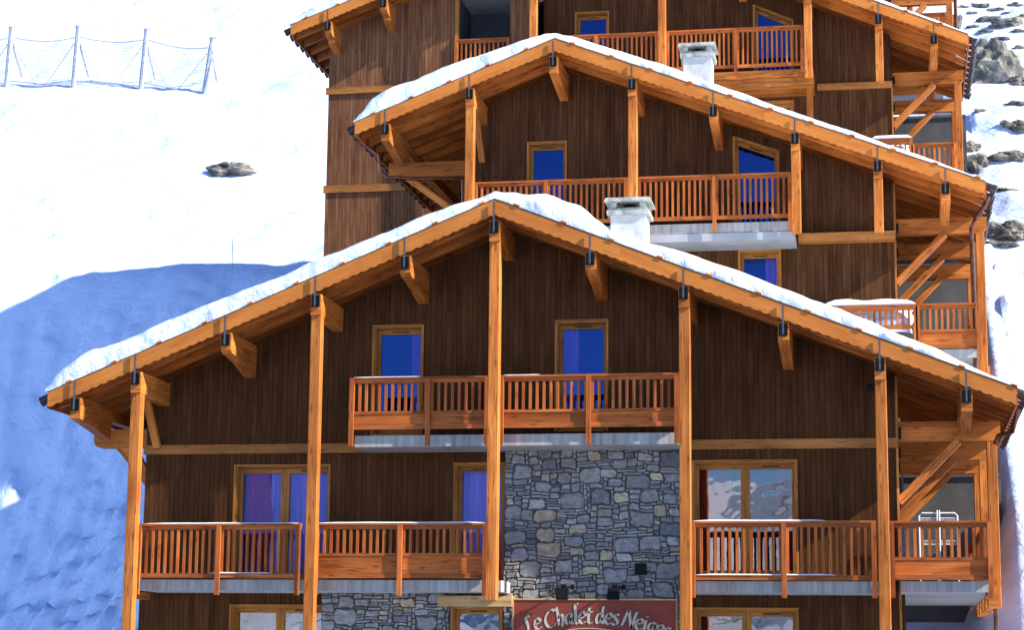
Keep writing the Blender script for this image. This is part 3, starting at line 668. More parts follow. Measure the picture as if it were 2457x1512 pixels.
# balconies of the front chalet
cn = Count()
def slab(parent, xa, xb, Ya, Yb, zt, zb, zmid=None):
    B = MB(); B.box(xa, xb, Ya, Yb, zb, zt); o = B.build('balcony_slab', 'concrete', parent); return o
Yf = .52
zsu, zbu = AZ(1000, 1045, Yf), AZ(1000, 1072, Yf)
slab(c1, AX(851, 1060, Yf), AX(1627, 1055, Yf), Yf, Yw-.06, zsu, zbu)
zsl, zbl = AZ(600, 1392, Yf), AZ(600, 1419, Yf)
slab(c1, AX(333, 1405, Yf), AX(1202, 1405, Yf), Yf, Yw-.03, zsl, zbl)
slab(c1, AX(1660, 1405, Yf), AX(2108, 1405, Yf), Yf, Yw-.03, AZ(1900, 1396, Yf), AZ(1900, 1424, Yf))
Yr = .44
zru, zrb = AZ(1000, 905, Yr), AZ(1000, 1030, Yr)
railing(c1, Yr, AX(841, 910, Yr), AX(1176, 900, Yr), zru, zrb, posts=[AX(1028, 990, Yr)], panel=.2, cnt=cn)
railing(c1, Yr, AX(1199, 900, Yr), AX(1630, 900, Yr), zru, zrb, posts=[AX(1413, 990, Yr)], panel=.2, cnt=cn)
zrl, zlb = AZ(700, 1257, Yr), AZ(700, 1388, Yr)
railing(c1, Yr, AX(330, 1300, Yr), AX(722, 1300, Yr), zrl, zlb, posts=[AX(526, 1300, Yr)], cnt=cn)
railing(c1, Yr, AX(755, 1300, Yr), AX(1171, 1300, Yr), zrl, zlb, posts=[AX(961, 1300, Yr)], panel=.32, cnt=cn)
railing(c1, Yr, AX(1657, 1300, Yr), AX(2103, 1300, Yr), AZ(1900, 1251, Yr), AZ(1900, 1393, Yr), posts=[AX(1881, 1300, Yr)], cnt=cn)
_rail_left[0] = AX(2134, 1300, Yr)
zd = AZ(2250, 1396, Yf)
porch(c1, 0, XR, AX(2400, 1035, 1.78), AZ(2250, 1012, 1.78), AZ(2250, 1059, 1.78), zd, AZ(2250, 1251, Yr), cn, AX(2318, 980, 1.78), roofz=top1, panel=.26)
# left end: beam with rounded nose, brace down to the wall, diagonal behind the first post
zb1, zb0 = AZ(260, 1031, 1.78), AZ(260, 1075, 1.78); xe = AX(225, 1050, 1.78)
B = MB(); B.pxz([(XL+.0, zb0), (XL, zb1), (xe+.02, zb1), (xe, zb1-.05), (xe, zb0+.12), (xe+.05, zb0+.03), (xe+.14, zb0)], 1.8, 2.0); B.build('gallery_beam', 'beam', c1)
B = MB(); B.pxz([(XL-.01, zb0-.5), (XL-.01, zb0-.82), (XL-.55, zb0-.18), (XL-.72, zb0-.002), (XL-.28, zb0-.002)], 1.84, 1.98, (1, 0, -1)); B.build('brace', 'beam', c1)
B = MB(); B.beam((AX(350, 950, 1.2), 1.2, AZ(350, 950, 1.2)), (AX(378, 1075, 1.52), 1.5, AZ(378, 1075, 1.52)), .14, .12, up=(0, 1, 0)); B.build('brace', 'beam', c1)
B = MB(); B.box(AX(338, 1428, 1.4), AX(352, 1428, 1.4), .7, 1.62, zbl-.14, zbl-.002); B.build('slab_support', 'beam', c1)
# downpipes
B = MB(); B.tube([(Rr[0]+.12, 1.4, Rr[1]-.2), (Rr[0]+.0, 1.4, Rr[1]-.62), (Rr[0]-.25, 1.45, Rr[1]-.68), (Rr[0]-.3, 1.6, Rr[1]-.8)], .045, 10); B.build('downpipe', 'copper', c1, smooth=True)
B = MB(); B.tube([(AX(2389, 1450, 1.5), 1.5, AZ(2389, 1448, 1.5)), (AX(2389, 1450, 1.5), 1.5, -5)], .045, 10); B.build('downpipe', 'copper', c1, smooth=True)
# stepped corbels under the outer edge of the side gallery
for k in range(5):
    y = 1.3+k*1.3; B = MB(); x = AX(2400, 1035, 1.78)-.3; B.box(x-.02, x+.16, y, y+.5, zd-.45, zd-.196); B.build('slab_support', 'beam', c1)

# snow lying on handrails: long thin strips, each on its own stretch of rail
def strip(px0, px1, py, Y, wd, h, label, dy=0, z=None):
    x0, x1 = AX(px0, py, Y), AX(px1, py, Y); z = AZ((px0+px1)/2, py, Y) if z is None else z; b = MB(); n = max(8, int((x1-x0)/.06)); P = []
    for i in range(n+1):
        t = i/n; x = x0+(x1-x0)*t; e = min(1, t*8, (1-t)*8)**.5; hh = h*e*(.75+.5*(.5+.5*noise.noise(Vector((x*2.2, Y, 1))))); ww = wd*(.8+.2*e)
        P.append([(x, Y+ww*cos(a)*.5+dy, z+max(-.0, hh*sin(a))) for a in [pi+.0-(pi)*k/8 for k in range(9)]])
    b.grid([r[::-1] for r in P]); o = b.build('rail_snow', 'roofsnow', None, smooth=True, label=label, cat='snow', group='snow strips on balcony rails'); return o
strip(345, 722, 1256, Yr, .12, .022, 'thin snow strip on the lower left balcony rail of the front chalet, left of the second post', .01, zrl+.001)
strip(757, 1166, 1256, Yr, .12, .025, 'thin snow strip on the lower left balcony rail of the front chalet, right of the second post', .01, zrl+.001)
strip(1660, 1985, 1252, Yr, .12, .025, 'thin snow strip on the lower right balcony rail beside the stone wall', .01, AZ(1900, 1251, Yr)+.001)
strip(845, 1020, 905, Yr, .11, .015, 'thin snow film on the left part of the upper balcony rail of the front chalet', .01, zru+.001)
strip(1204, 1300, 900, Yr, .11, .015, 'thin snow film on the upper balcony rail just right of the centre post', .01, zru+.001)
strip(500, 655, 1378, Yr, .07, .02, 'snow line on the bottom rail under the lower left balcony balusters', .0, zlb+.086)
strip(1665, 2010, 1385, Yr, .07, .022, 'snow line on the bottom rail under the lower right balcony balusters', .0, AZ(1900, 1393, Yr)+.086)

# ---- sign with its lettering and two black spotlights
Yg = 1.28
sx0, sx1, sz1 = AX(1230, 1450, Yg), AX(1625, 1450, Yg), AZ(1425, 1438, Yg); sz0 = sz1-1.75
sg = thing('signboard', ((sx0+sx1)/2, Yg, sz0), 'dark red signboard with cream lettering under the stone wall', 'sign')
B = MB(); B.box(sx0+.02, sx1-.02, Yg, Yg+.05, sz0, sz1-.02); B.build('board', 'sign', sg)
for a in ((sx0, sx1, sz1-.025, sz1), (sx0, sx1, sz0-.02, sz0+.005)):
    B = MB(); B.box(a[0], a[1], Yg-.02, Yg+.055, a[2], a[3]); B.build('frame_strip', 'pale', sg)
for a in (sx0, sx1-.025):
    B = MB(); B.box(a, a+.025, Yg-.02, Yg+.055, sz0+.006, sz1-.026, 2); B.build('frame_strip', 'pale', sg)
G = {  # pen strokes, x-height 1
 'L': ([[(.62, 1.22), (.50, 1.42), (.34, 1.30), (.30, 1.0), (.34, .6), (.26, .2), (.05, .0), (.3, .03), (.62, -.05), (.85, .1)]], .9),
 'e': ([[(.08, .45), (.62, .62), (.50, .95), (.25, .88), (.10, .55), (.14, .2), (.38, .02), (.68, .2)]], .74),
 'C': ([[(.98, 1.28), (.82, 1.45), (.50, 1.32), (.18, .9), (.10, .45), (.26, .05), (.62, -.02), (.98, .25)]], 1.05),
 'h': ([[(.30, 1.62), (.22, 1.5), (.26, 1.0), (.24, .02)], [(.24, .6), (.45, .92), (.66, .78), (.60, .3), (.52, -.12)]], .84),
 'a': ([[(.62, .88), (.34, .92), (.10, .5), (.18, .08), (.42, .16), (.60, .55)], [(.64, .95), (.58, .4), (.62, .06), (.78, .05)]], .82),
 'l': ([[(.42, 1.62), (.32, 1.74), (.22, 1.5), (.24, .8), (.20, .15), (.38, .0)]], .46),
 't': ([[(.30, 1.35), (.24, .9), (.22, .2), (.36, .0), (.55, .12)], [(.02, .92), (.55, 1.0)]], .58),
 'd': ([[(.55, .86), (.30, .9), (.08, .45), (.18, .05), (.44, .18), (.58, .55)], [(.62, 1.5), (.58, 1.0), (.60, .4), (.66, .02)]], .82),
 's': ([[(.52, .86), (.34, .96), (.14, .76), (.36, .5), (.50, .24), (.30, .02), (.04, .12)]], .62),
 'N': ([[(-.12, .02), (.02, .04), (.16, .5), (.38, 1.35), (.50, 1.5)], [(.44, 1.46), (.62, .8), (.86, .0)], [(.86, .0), (.98, .7), (1.06, 1.35), (1.22, 1.5)]], 1.22),
 'i': ([[(.16, .92), (.18, .4), (.24, .02), (.38, .08)], [(.20, 1.22), (.24, 1.32)]], .42),
 'g': ([[(.62, .85), (.34, .92), (.10, .55), (.22, .2), (.48, .3), (.62, .8)], [(.64, .92), (.64, .2), (.5, -.3), (.2, -.35), (.08, -.2)]], .78)}
def crom(p, n=7):
    if len(p) < 3: return [Vector(p[0]).lerp(Vector(p[1]), i/n) for i in range(n+1)]
    q = [2*Vector(p[0])-Vector(p[1])]+[Vector(a) for a in p]+[2*Vector(p[-1])-Vector(p[-2])]; o = []
    for i in range(1, len(q)-2):
        for k in range(n):
            t = k/n; o.append(.5*((2*q[i])+(q[i+1]-q[i-1])*t+(2*q[i-1]-5*q[i]+4*q[i+1]-q[i+2])*t*t+(3*q[i]-q[i-1]-3*q[i+1]+q[i+2])*t**3))
    return o+[Vector(p[-1])]
kz = 1/(2.457*1.5133*F/(Yg-CAM.y))                     # metres per unit of the measured lettering
xc, zc, RR = AX((1700+1080/2.457)/1.5133, 1600, Yg), 0, 1900*kz
zbase = AZ(1425, (2000+655/2.457)/1.5133, Yg); xh = 104*kz
def letter(ch, s, m, grow, y):
    strokes, adv = G[ch]; b = MB()
    for st in strokes:
        pts = crom(st); nib = Vector((cos(radians(28)), sin(radians(28))))*(.094); th = .034
        cap = [p.copy() for p in pts]
        for p, q in zip(cap, cap[1:]):
            d = (q-p); 
            if d.length < 1e-5: continue
            nrm = Vector((-d.y, d.x)).normalized(); off = nib+Vector((0, 0)); wv = nib*(1 if nib.dot(nrm) > 0 else -1)+nrm*(th+grow); q4 = [p+wv, p-wv, q-wv, q+wv]
            if grow: ex = d.normalized()*grow; q4 = [p+wv-ex, p-wv-ex, q-wv+ex, q+wv+ex]
            P_ = []
            for v in q4:
                a = (s+v.x*xh)/RR; r = RR+v.y*xh; P_.append((xc+r*sin(a), y, zbase-RR+r*cos(a)))
            A_, B_ = P_, [(p_[0], y+.0035, p_[2]) for p_ in P_]
            b.hull(A_, B_, (1, 0, 0))
    return b, adv
text = 'Le Chalet des Neiges'; wds = sum((G[c][1] if c != ' ' else .36)*xh*(1.0) for c in text)
s = (500-1080)*kz
for c in text:
    if c == ' ': s += .27*xh; continue
    k = 1.0
    full = G[c]
    if c == 'i': G[c] = ([full[0][1]], full[1]); bd, _ = letter(c, s, None, 0, Yg-.009); bd.build('letter_dot', 'cream', sg); G[c] = ([full[0][0]], full[1])
    b_, adv = letter(c, s, None, 0, Yg-.009); lt = b_.build('letter', 'cream', sg); G[c] = full
    b2, _ = letter(c, s, None, .035, Yg-.004); b2.build('letter_edge', 'outline', lt)
    s += adv*xh*.905
B = MB(); P0 = []
for k in range(40):
    a = -.19+.38*k/39; rr = RR-.19*xh-.02
    for w_ in (0,): P0.append((xc+rr*sin(a)*.9, zbase-RR+rr*cos(a)-0.035-.3*(a*a)))
for p, q in zip(P0, P0[1:]): B.hull([(p[0], Yg-.012, p[1]), (p[0], Yg-.002, p[1]), (p[0], Yg-.002, p[1]+.014), (p[0], Yg-.012, p[1]+.014)], [(q[0], Yg-.012, q[1]), (q[0], Yg-.002, q[1]), (q[0], Yg-.002, q[1]+.014), (q[0], Yg-.012, q[1]+.014)], (1, 0, 0))
B.build('painted_arc', 'cream', sg)
for px, lb in ((1350, 'black spotlight over the left half of the red signboard'), (1473, 'black spotlight over the right half of the red signboard')):
    x, z = AX(px, 1424, 1.05), AZ(px, 1424, 1.05); sp = thing('spotlight', (x, 1.1, z-.1), lb, 'spotlight', 'spotlights above the signboard')
    B = MB(); B.hull([(x-.11, .92, z-.10), (x+.11, .92, z-.10), (x+.11, .98, z-.13), (x-.11, .98, z-.13)], [(x-.11, 1.0, z+.09), (x+.11, 1.0, z+.09), (x+.11, 1.12, z+.06), (x-.11, 1.12, z+.06)], (1, 0, 0)); B.build('lamp_housing', 'metal', sp)
    B = MB(); B.tube([(x+.0, 1.06, z+.07), (x+.02, 1.1, z+.13), (x+.06, 1.2, z+.12), (x+.14, 1.3, z+.10), (x+.14, 1.42, z+.09)], .02, 8); B.build('arm', 'metal', sp)
    B = MB(); B.tube([(x-.04, 1.08, z+.13), (x+.06, 1.08, z+.13)], .035, 8); B.build('hinge', 'metal', sp); B = MB(); B.tube([(x+.15, 1.22, z+.12), (x+.15, 1.30, z+.12)], .045, 8); B.build('knob', 'metal', sp)
for px, py, Y, s_, lb in ((375, 962, 1.5, 1, 'small black floodlight under the left eave of the front chalet'), (2088, 930, .55, -1, 'small black floodlight beside the right front post of the front chalet')):
    p = at(px, py, Y); fl = thing('floodlight', p, lb, 'floodlight', 'floodlights under the front eaves')
    B = MB(); B.hull([p+Vector((a*.07, -.05, c*.05-.03)) for a, c in ((-1, -1), (1, -1), (1, 1), (-1, 1))], [p+Vector((a*.05, .05, c*.04+.02)) for a, c in ((-1, -1), (1, -1), (1, 1), (-1, 1))], (1, 0, 0)); B.build('lamp_housing', 'metal', fl)
    B = MB(); B.tube([p+Vector((0, .03, .02)), p+Vector((.03*s_, .08, .07)), p+Vector((0, .14, .08))], .012, 6); B.build('arm', 'metal', fl)
# wire rack on the right balcony
Yk = 1.35; a0, a1 = at(2205, 1232, Yk), at(2297, 1236, Yk); zb = zd+.02
rk = thing('drying_rack', ((a0.x+a1.x)/2, Yk, zb), 'white wire drying rack standing on the right side balcony', 'drying rack')
xm = (a0.x+a1.x)/2
B = MB(); B.tube([(a0.x, Yk, zb), (a0.x, Yk, a0.z-.05), (a0.x+.05, Yk, a0.z), (a1.x-.05, Yk, a0.z), (a1.x, Yk, a0.z-.05), (a1.x, Yk, zb)], .014, 8); B.build('frame_tube', 'wire', rk, smooth=True)
for dx in (-.02, .02): B = MB(); B.tube([(xm+dx, Yk-.02, zb), (xm+dx, Yk-.02, a0.z+.05)], .012, 8); B.build('middle_upright', 'wire', rk, smooth=True)
for xx in (a0.x, a1.x): B = MB(); B.tube([(xx, Yk+.35, zb), (xx, Yk+.3, a0.z-.12), (xx, Yk, a0.z-.08)], .011, 8); B.build('rear_leg', 'wire', rk, smooth=True)
for zz in (a0.z-.09, a0.z-.5):
    for xx in ((a0.x, xm-.012), (xm+.012, a1.x)):
        B = MB(); n = 13; B.tube([(xx[0], Yk, zz), (xx[1], Yk, zz)], .006, 5); B.tube([(xx[0], Yk+.3, zz-.05), (xx[1], Yk+.3, zz-.05)], .006, 5)
        for i in range(n): x = xx[0]+(xx[1]-xx[0])*(i+.5)/n; B.tube([(x, Yk-.0, zz-.0), (x-.02, Yk-.01, zz-.07), (x, Yk+.3, zz-.05)], .004, 4)
        B.build('wire_shelf', 'wire', rk)

# ================================================================== second chalet
Y0 = 8; Yw2 = 9.65
L2, R2, Q2 = at(852, 293, 8), at(1331, 92, 8), at(2363, 434, 8); L2, R2, Q2 = (L2.x, L2.z), (R2.x, R2.z), (Q2.x, Q2.z)
p2 = lambda px, py: AX(px, py, 8.03)
zpb = AZ(1910, 560, 8.17)
purl2 = [(p2(925, 310), 'straight'), (p2(1127, 230), 'post', 3), (R2[0]-.03, 'straight'), (p2(1517, 205), 'post', 3), (p2(1712, 265), 'corbel'), (p2(1908, 330), 'post', zpb), (p2(2106, 398), 'post', AZ(2106, 560, 8.17)), (p2(2269, 455), 'straight')]
Tp2 = [(AX(px, 300, 8), t) for px, t in ((845, .02), (862, .22), (890, .50), (940, .58), (1000, .56), (1100, .50), (1200, .42), (1300, .29), (1331, .19), (1400, .28), (1600, .26), (2000, .17), (2200, .12), (2365, .04))]
c2, roof2, top2, sn2 = chalet(2, 8, L2, R2, Q2, 'middle brown wooden chalet between the lowest and the top one, with pale balcony slab', -10.3, .14, purl2, 1, Tp2)
sn2['label'] = 'snow blanket on the middle chalet roof, thick at its left eave'; sn2['category'] = 'snow'; sn2['group'] = 'snow lying on the chalet roofs'
cn2 = Count(); XL2 = AX(1122, 350, Yw2)+.05; XR2 = AX(2145, 500, Yw2)
def W2(*a, **k): return wpx(c2, *a, Yw2, **k)
h2 = [W2(1267, 344, 1357, 545), W2(1762, 328, 1867, 548, py1=364)]
h2b = [W2(1775, 604, 1872, 800, curtains=((.62, .95, 'purple'),))]
f2 = lambda u, d, z: (u, Yw2+d, z); zc2 = AZ(1800, 577, Yw2)
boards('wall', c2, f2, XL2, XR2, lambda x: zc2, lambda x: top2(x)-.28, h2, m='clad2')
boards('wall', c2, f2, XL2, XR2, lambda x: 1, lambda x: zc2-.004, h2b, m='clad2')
boards('side_wall', c2, side(XR2, 1), Yw2+.13, 16.2, lambda x: 1, lambda x: top2(XR2)-.3)
boards('side_wall', c2, side(XL2, -1), Yw2+.13, 16.2, lambda x: 1, lambda x: top2(XL2)-.3)
boards('rear_wall', c2, lambda u, d, z: (u, 16.3-d, z), XL2, XR2, lambda x: 1, lambda x: top2(x)-.3)
B = MB(); B.box(AX(1915, 566, Yw2-.3), XR2+.02, Yw2-.30, Yw2-.003, AZ(2050, 577, Yw2-.3), AZ(2050, 556, Yw2-.3)); B.build('cross_beam', 'trim', c2)
B = MB(); B.box(XR2-.01, XR2+.035, Yw2-.02, Yw2+.1, 4, AZ(2050, 577, Yw2-.3)-.003, 2); B.build('corner_board', 'trim', c2)
B = MB(); B.box(XR2-.01, XR2+.035, Yw2-.02, Yw2+.1, AZ(2050, 556, Yw2-.3)+.003, top2(XR2)-.36, 2); B.build('corner_board', 'trim', c2)
Yf2 = 8.52; slab(c2, AX(1145, 540, Yf2), AX(1900, 540, Yf2), Yf2, Yw2-.02, AZ(1700, 536, Yf2), AZ(1700, 559, Yf2))
B = MB(); B.box(AX(1145, 570, Yf2+.2), AX(1908, 570, Yf2+.2), Yf2-.02, Yw2-.04, AZ(1700, 579, Yf2), AZ(1700, 560, Yf2)-.004); B.build('slab_edge', 'grey', c2)
Yr2 = 8.44
zr2 = AZ(1700, 420, Yr2); zr2b = AZ(1700, 527, Yr2)
railing(c2, Yr2, AX(1137, 440, Yr2), AX(1507, 430, Yr2), zr2, zr2b, posts=[AX(1310, 440, Yr2)], cnt=cn2, postbot=.3)
railing(c2, Yr2, AX(1528, 425, Yr2), AX(1900, 415, Yr2), zr2, zr2b, posts=[AX(1714, 440, Yr2)], cnt=cn2, postbot=.3)
_rail_left[0] = AX(2197, 760, Yr2); zdk2 = AZ(2250, 838, Yr2)
porch(c2, 8, XR2, AX(2368, 540, 9.78), AZ(2250, 523, 9.78), AZ(2250, 561, 9.78), zdk2, AZ(2250, 729, Yr2), cn2, AX(2264, 500, 9.78), ys=(1.78, 4.6, 7.3), roofz=top2, panel=.27)
railing(c2, Yr2, AX(1900, 740, Yr2), AX(2201, 740, Yr2), AZ(2150, 733, Yr2), AZ(2150, 790, Yr2), posts=(), cnt=None, label='terrace rail half buried in snow')
slab(c2, AX(1880, 800, Yr2), XR2+.1, Yf2, Yw2-.02, zdk2, zdk2-.2)
zl1, zl0 = AZ(1000, 389, 9.78), AZ(1000, 423, 9.78); xe = AX(932, 405, 9.78)
B = MB(); B.box(xe, XL2, 9.8, 10.0, zl0, zl1); B.build('gallery_beam', 'beam', c2)
B = MB(); B.beam((xe+.45, 9.9, zl0), (XL2-.02+.45*0, 9.9, zl0-1.15), .15, .2, up=(0, 1, 0)); B.build('brace', 'beam', c2)
B = MB(); B.beam((AX(1140, 255, 8.9), 8.9, AZ(1140, 255, 8.9)), (AX(1157, 388, 9.5), 9.5, AZ(1157, 388, 9.5)), .14, .12, up=(0, 1, 0)); B.build('brace', 'beam', c2)
B = MB(); q = at(915, 400, 9.0); e_ = at(1110, 430, 9.7); B.tube([(L2[0]-.12, 9.0, L2[1]-.2), at(908, 372, 9.1), at(914, 412, 9.2), at(928, 425, 9.25), at(990, 429, 9.4), e_, e_+Vector((.1, .1, -3))], .04, 10); B.build('downpipe', 'copper', c2, smooth=True)
B = MB(); B.tube([(Q2[0]+.10, 8.6, Q2[1]-.22), at(2362, 495, 8.6), at(2340, 525, 8.6), at(2331, 545, 8.6), at(2331, 575, 8.6), at(2336, 700, 8.6), (AX(2340, 870, 8.6), 8.6, AZ(2340, 905, 8.6))], .05, 12); B.build('downpipe', 'copper', c2, smooth=True)
strip(1975, 2197, 727, Yr2, .30, .13, 'heavy snow ridge on the half buried rail below the middle chalet', .0, AZ(2100, 733, Yr2)+.002)
# drift between the buried rails
def drift(px0, px1, pyt, pyb, Y, label):
    x0, x1 = AX(px0, pyt, Y), AX(px1, pyt, Y); zt, zb_ = AZ(px0, pyt, Y), AZ(px0, pyb, Y); P = []
    for i in range(40):
        x = x0+(x1-x0)*i/39; e = min(1, (39-i)/5)**.5; row = []
        for k in range(13):
            a = pi*.5*k/12; n_ = .06*noise.fractal(Vector((x*1.8, k*.4, Y)), 1, 2, 3)
            row.append((x+.03*sin(k), Y+.35-(.33*sin(a)+n_)*e, zb_+(zt-zb_)*cos(a)**.7+n_*.6*(k < 12)))
        row.insert(0, (x, Y+.9, row[0][2])); P.append(row)
    b = MB(); b.grid([r for r in P]); b.build('snow_drift', 'roofsnow', None, smooth=True, label=label, cat='snow drift', group='snow heaped on the side terraces')
drift(1900, 2190, 742, 800, Yr2, 'snow heaped behind the buried rail below the middle chalet')

# chimneys stand on the roofs below them
def chimney(root, top, px, py0, Y, w_, dz, lab=None):
    x0, x1 = AX(px-w_/2, py0, Y), AX(px+w_/2, py0, Y); xc_ = (x0+x1)/2; W_ = x1-x0; d = W_*.95; zt = AZ(px, py0, Y); zb_ = top(x1)-.1
    B = MB(); B.box(x0, x1, Y, Y+d, zb_, zt); ch_ = B.build('chimney', 'chim', root, label=lab)
    B = MB(); B.box(x0-.07, x1+.07, Y-.07, Y+d+.07, zt+.002, zt+.09); B.box(x0-.03, x1+.03, Y-.03, Y+d+.03, zt+.092, zt+.14); B.build('chimney_cap', 'chim2', ch_)
    for a, c in ((x0, Y), (x1-.12, Y), (x0, Y+d-.12), (x1-.12, Y+d-.12)):
        B = MB(); B.box(a, a+.12, c, c+.12, zt+.142, zt+.26); B.build('cap_pier', 'chim2', ch_)
    B = MB(); B.tube([(xc_, Y+d/2, zt+.14), (xc_, Y+d/2, zt+.27)], .14, 12); B.build('flue', 'metal', ch_)
    B = MB(); B.hull([(x0-.12, Y-.12, zt+.262), (x1+.12, Y-.12, zt+.262), (x1+.12, Y+d+.12, zt+.262), (x0-.12, Y+d+.12, zt+.262)], [(x0-.09, Y-.09, zt+.34), (x1+.09, Y-.09, zt+.34), (x1+.09, Y+d+.09, zt+.34), (x0-.09, Y+d+.09, zt+.34)], (1, 0, 0)); B.build('chimney_cover', 'chim2', ch_)
    return ch_
M['chim'] = simple('whitewashed chimney', (.44, .44, .43), .8, 0, 5, .18, 18, .3)
M['chim2'] = simple('mossy concrete cap', (.30, .31, .27), .9, 0, 6, .4, 20, .5)
chimney(c1, top1, 1507, 515, 3.2, 84, 0)
chimney(c2, top2, 1673, 136, 11.2, 68, 0)

# ================================================================== third chalet
L3, Q3 = at(698, 59, 16), at(2322, 81, 16); L3, Q3 = (L3.x, L3.z), (Q3.x, Q3.z)
R3 = (-7.72, (L3[1]+.405*(-7.72-L3[0])+Q3[1]+.405*(Q3[0]+7.72))/2)
p3 = lambda px, py: AX(px, py, 16.03)
purl3 = [(p3(787, 55), 'corbel'), (p3(920, 0), 'corbel'), (p3(1150, -95), 'corbel'), (AX(1279, -60, 16.03), 'post', 11), (R3[0], 'corbel'), (AX(1587, -100, 16.03), 'post', 11), (p3(1775, -60), 'corbel'), (p3(1937, -5), 'post', AZ(1937, 187, 16.17)), (p3(2108, 52), 'post', AZ(2108, 197, 16.17)), (p3(2241, 98), 'straight')]
Tp3 = [(AX(px, 0, 16), t) for px, t in ((690, .02), (705, .15), (735, .34), (800, .42), (1000, .42), (1407, .2), (1700, .24), (2060, .17), (2250, .10), (2322, .04))]
c3, roof3, top3, sn3 = chalet(3, 16, L3, R3, Q3, 'upper brown wooden chalet with a tall bare left wall and an open loggia', -15.46, .2, purl3, 6, Tp3, dW=1.2, depth=5.5)
sn3['label'] = 'snow on the top left and right roof ends of the upper chalet'; sn3['category'] = 'snow'; sn3['group'] = 'snow lying on the chalet roofs'
cn3 = Count(); Y3l, Y3r = 17.08, 17.65
XL3 = AX(786, 300, Y3l); XR3 = AX(2138, 150, Y3r); Xm = AX(1285, 50, Y3l)
f3 = lambda Y: (lambda u, d, z: (u, Y+d, z))
xo0, xo1, zo0 = AX(1097, 40, Y3l), AX(1224, 40, Y3l), AZ(1160, 140, Y3l); zo1 = AZ(1160, -60, Y3l)
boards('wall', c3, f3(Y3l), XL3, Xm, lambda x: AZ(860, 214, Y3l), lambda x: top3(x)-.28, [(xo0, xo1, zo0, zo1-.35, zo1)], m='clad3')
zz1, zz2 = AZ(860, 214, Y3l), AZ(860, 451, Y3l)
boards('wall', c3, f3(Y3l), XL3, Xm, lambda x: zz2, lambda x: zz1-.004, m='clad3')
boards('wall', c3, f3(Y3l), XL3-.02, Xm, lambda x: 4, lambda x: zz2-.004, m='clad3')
for py0, py1, px1_ in ((207, 223, 2.0), (443, 460, 2.0)):
    B = MB(); B.box(XL3-.06, Xm+.02, Y3l-.06, Y3l-.002, AZ(860, py1, Y3l-.06), AZ(860, py0, Y3l-.06)); B.build('cross_beam', 'trim', c3)
def W3(*a, **k): return wpx(c3, *a, Y3r, **k)
h3 = [W3(1382, 32, 1459, 190), W3(1810, 12, 1902, 190, py1=50)]
h3b = [W3(1818, 246, 1903, 420)]
zc3 = AZ(1800, 207, Y3r)
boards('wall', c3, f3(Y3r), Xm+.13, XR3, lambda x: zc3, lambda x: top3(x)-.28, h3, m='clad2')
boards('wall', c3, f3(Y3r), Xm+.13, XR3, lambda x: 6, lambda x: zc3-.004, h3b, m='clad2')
boards('side_wall', c3, side(XR3, 1), Y3r+.13, 21.3, lambda x: 6, lambda x: top3(XR3)-.3)
boards('side_wall', c3, side(XL3, -1), Y3l+.13, 21.3, lambda x: 4, lambda x: top3(XL3)-.3)
boards('side_wall', c3, side(Xm, 1), Y3l+.13, Y3r+.0, lambda x: 6, lambda x: top3(Xm)-.3)
boards('rear_wall', c3, lambda u, d, z: (u, 21.4-d, z), XL3, XR3, lambda x: 4, lambda x: top3(x)-.3)
# loggia: white ceiling, dark rear wall, jamb posts, railing
B = MB(); B.box(xo0-.1, xo1+.4, Y3l+.13, Y3l+2.2, zo1-.40, zo1-.34); B.build('loggia_ceiling', 'chim', c3)
B = MB(); B.box(xo0-.1, xo1+.4, Y3l+2.2, Y3l+2.3, zo0-.3, zo1+.1); B.box(xo0-.16, xo0-.06, Y3l+.13, Y3l+2.2, zo0-.3, zo1+.02); B.build('loggia_wall', 'slate', c3) if 'slate' in M else None
M['slate'] = simple('dark grey render', (.06, .065, .08), .8, 0, 2, .3)
B.build('loggia_wall', 'slate', c3)
B = MB(); B.box(xo0-.05, xo0+.05, Y3l-.04, Y3l+.12, zo0, zo1-.2, 2); B.build('jamb', 'frame', c3)
railing(c3, Y3l-.02, xo0-.05, xo1+.0, AZ(1160, 93, Y3l), AZ(1160, 175, Y3l), cnt=cn3, postbot=0)
Yr3 = 16.44; zr3, zr3b = AZ(1750, 68, Yr3), AZ(1750, 163, Yr3)
railing(c3, Yr3, AX(1287, 80, Yr3), AX(1580, 75, Yr3), zr3, zr3b, posts=[AX(1430, 80, Yr3)], cnt=cn3, postbot=.2)
railing(c3, Yr3, AX(1598, 70, Yr3), AX(1928, 65, Yr3), zr3, zr3b, posts=[AX(1765, 80, Yr3)], cnt=cn3, postbot=.2)
for k, (a, c) in enumerate(((170, 187), (188, 207))):
    B = MB(); B.box(AX(1290, 180, 16.5), AX(1952, 180, 16.5), 16.5+.06*k, Y3r-.01, AZ(1800, c, 16.5), AZ(1800, a, 16.5)-.002*k); B.build('balcony_beam', 'beam', c3)
B = MB(); B.beam((AX(1943, 207, 16.9), 16.9, AZ(1943, 207, 16.9)), (AX(1943, 207, 16.9), 16.9, 8), .17, .17, up=(0, 1, 0)); B.build('post', 'beam', c3)
B = MB(); B.box(AX(1960, 205, Y3r-.1), XR3+.02, Y3r-.1, Y3r-.003, AZ(2050, 212, Y3r-.1), AZ(2050, 197, Y3r-.1)); B.build('cross_beam', 'trim', c3)
B = MB(); B.box(XR3-.01, XR3+.035, Y3r-.02, Y3r+.1, 8, AZ(2050, 212, Y3r-.1)-.003, 2); B.build('corner_board', 'trim', c3)
_rail_left[0] = AX(2187, 360, Yr3); zdk3 = AZ(2250, 425, Yr3)
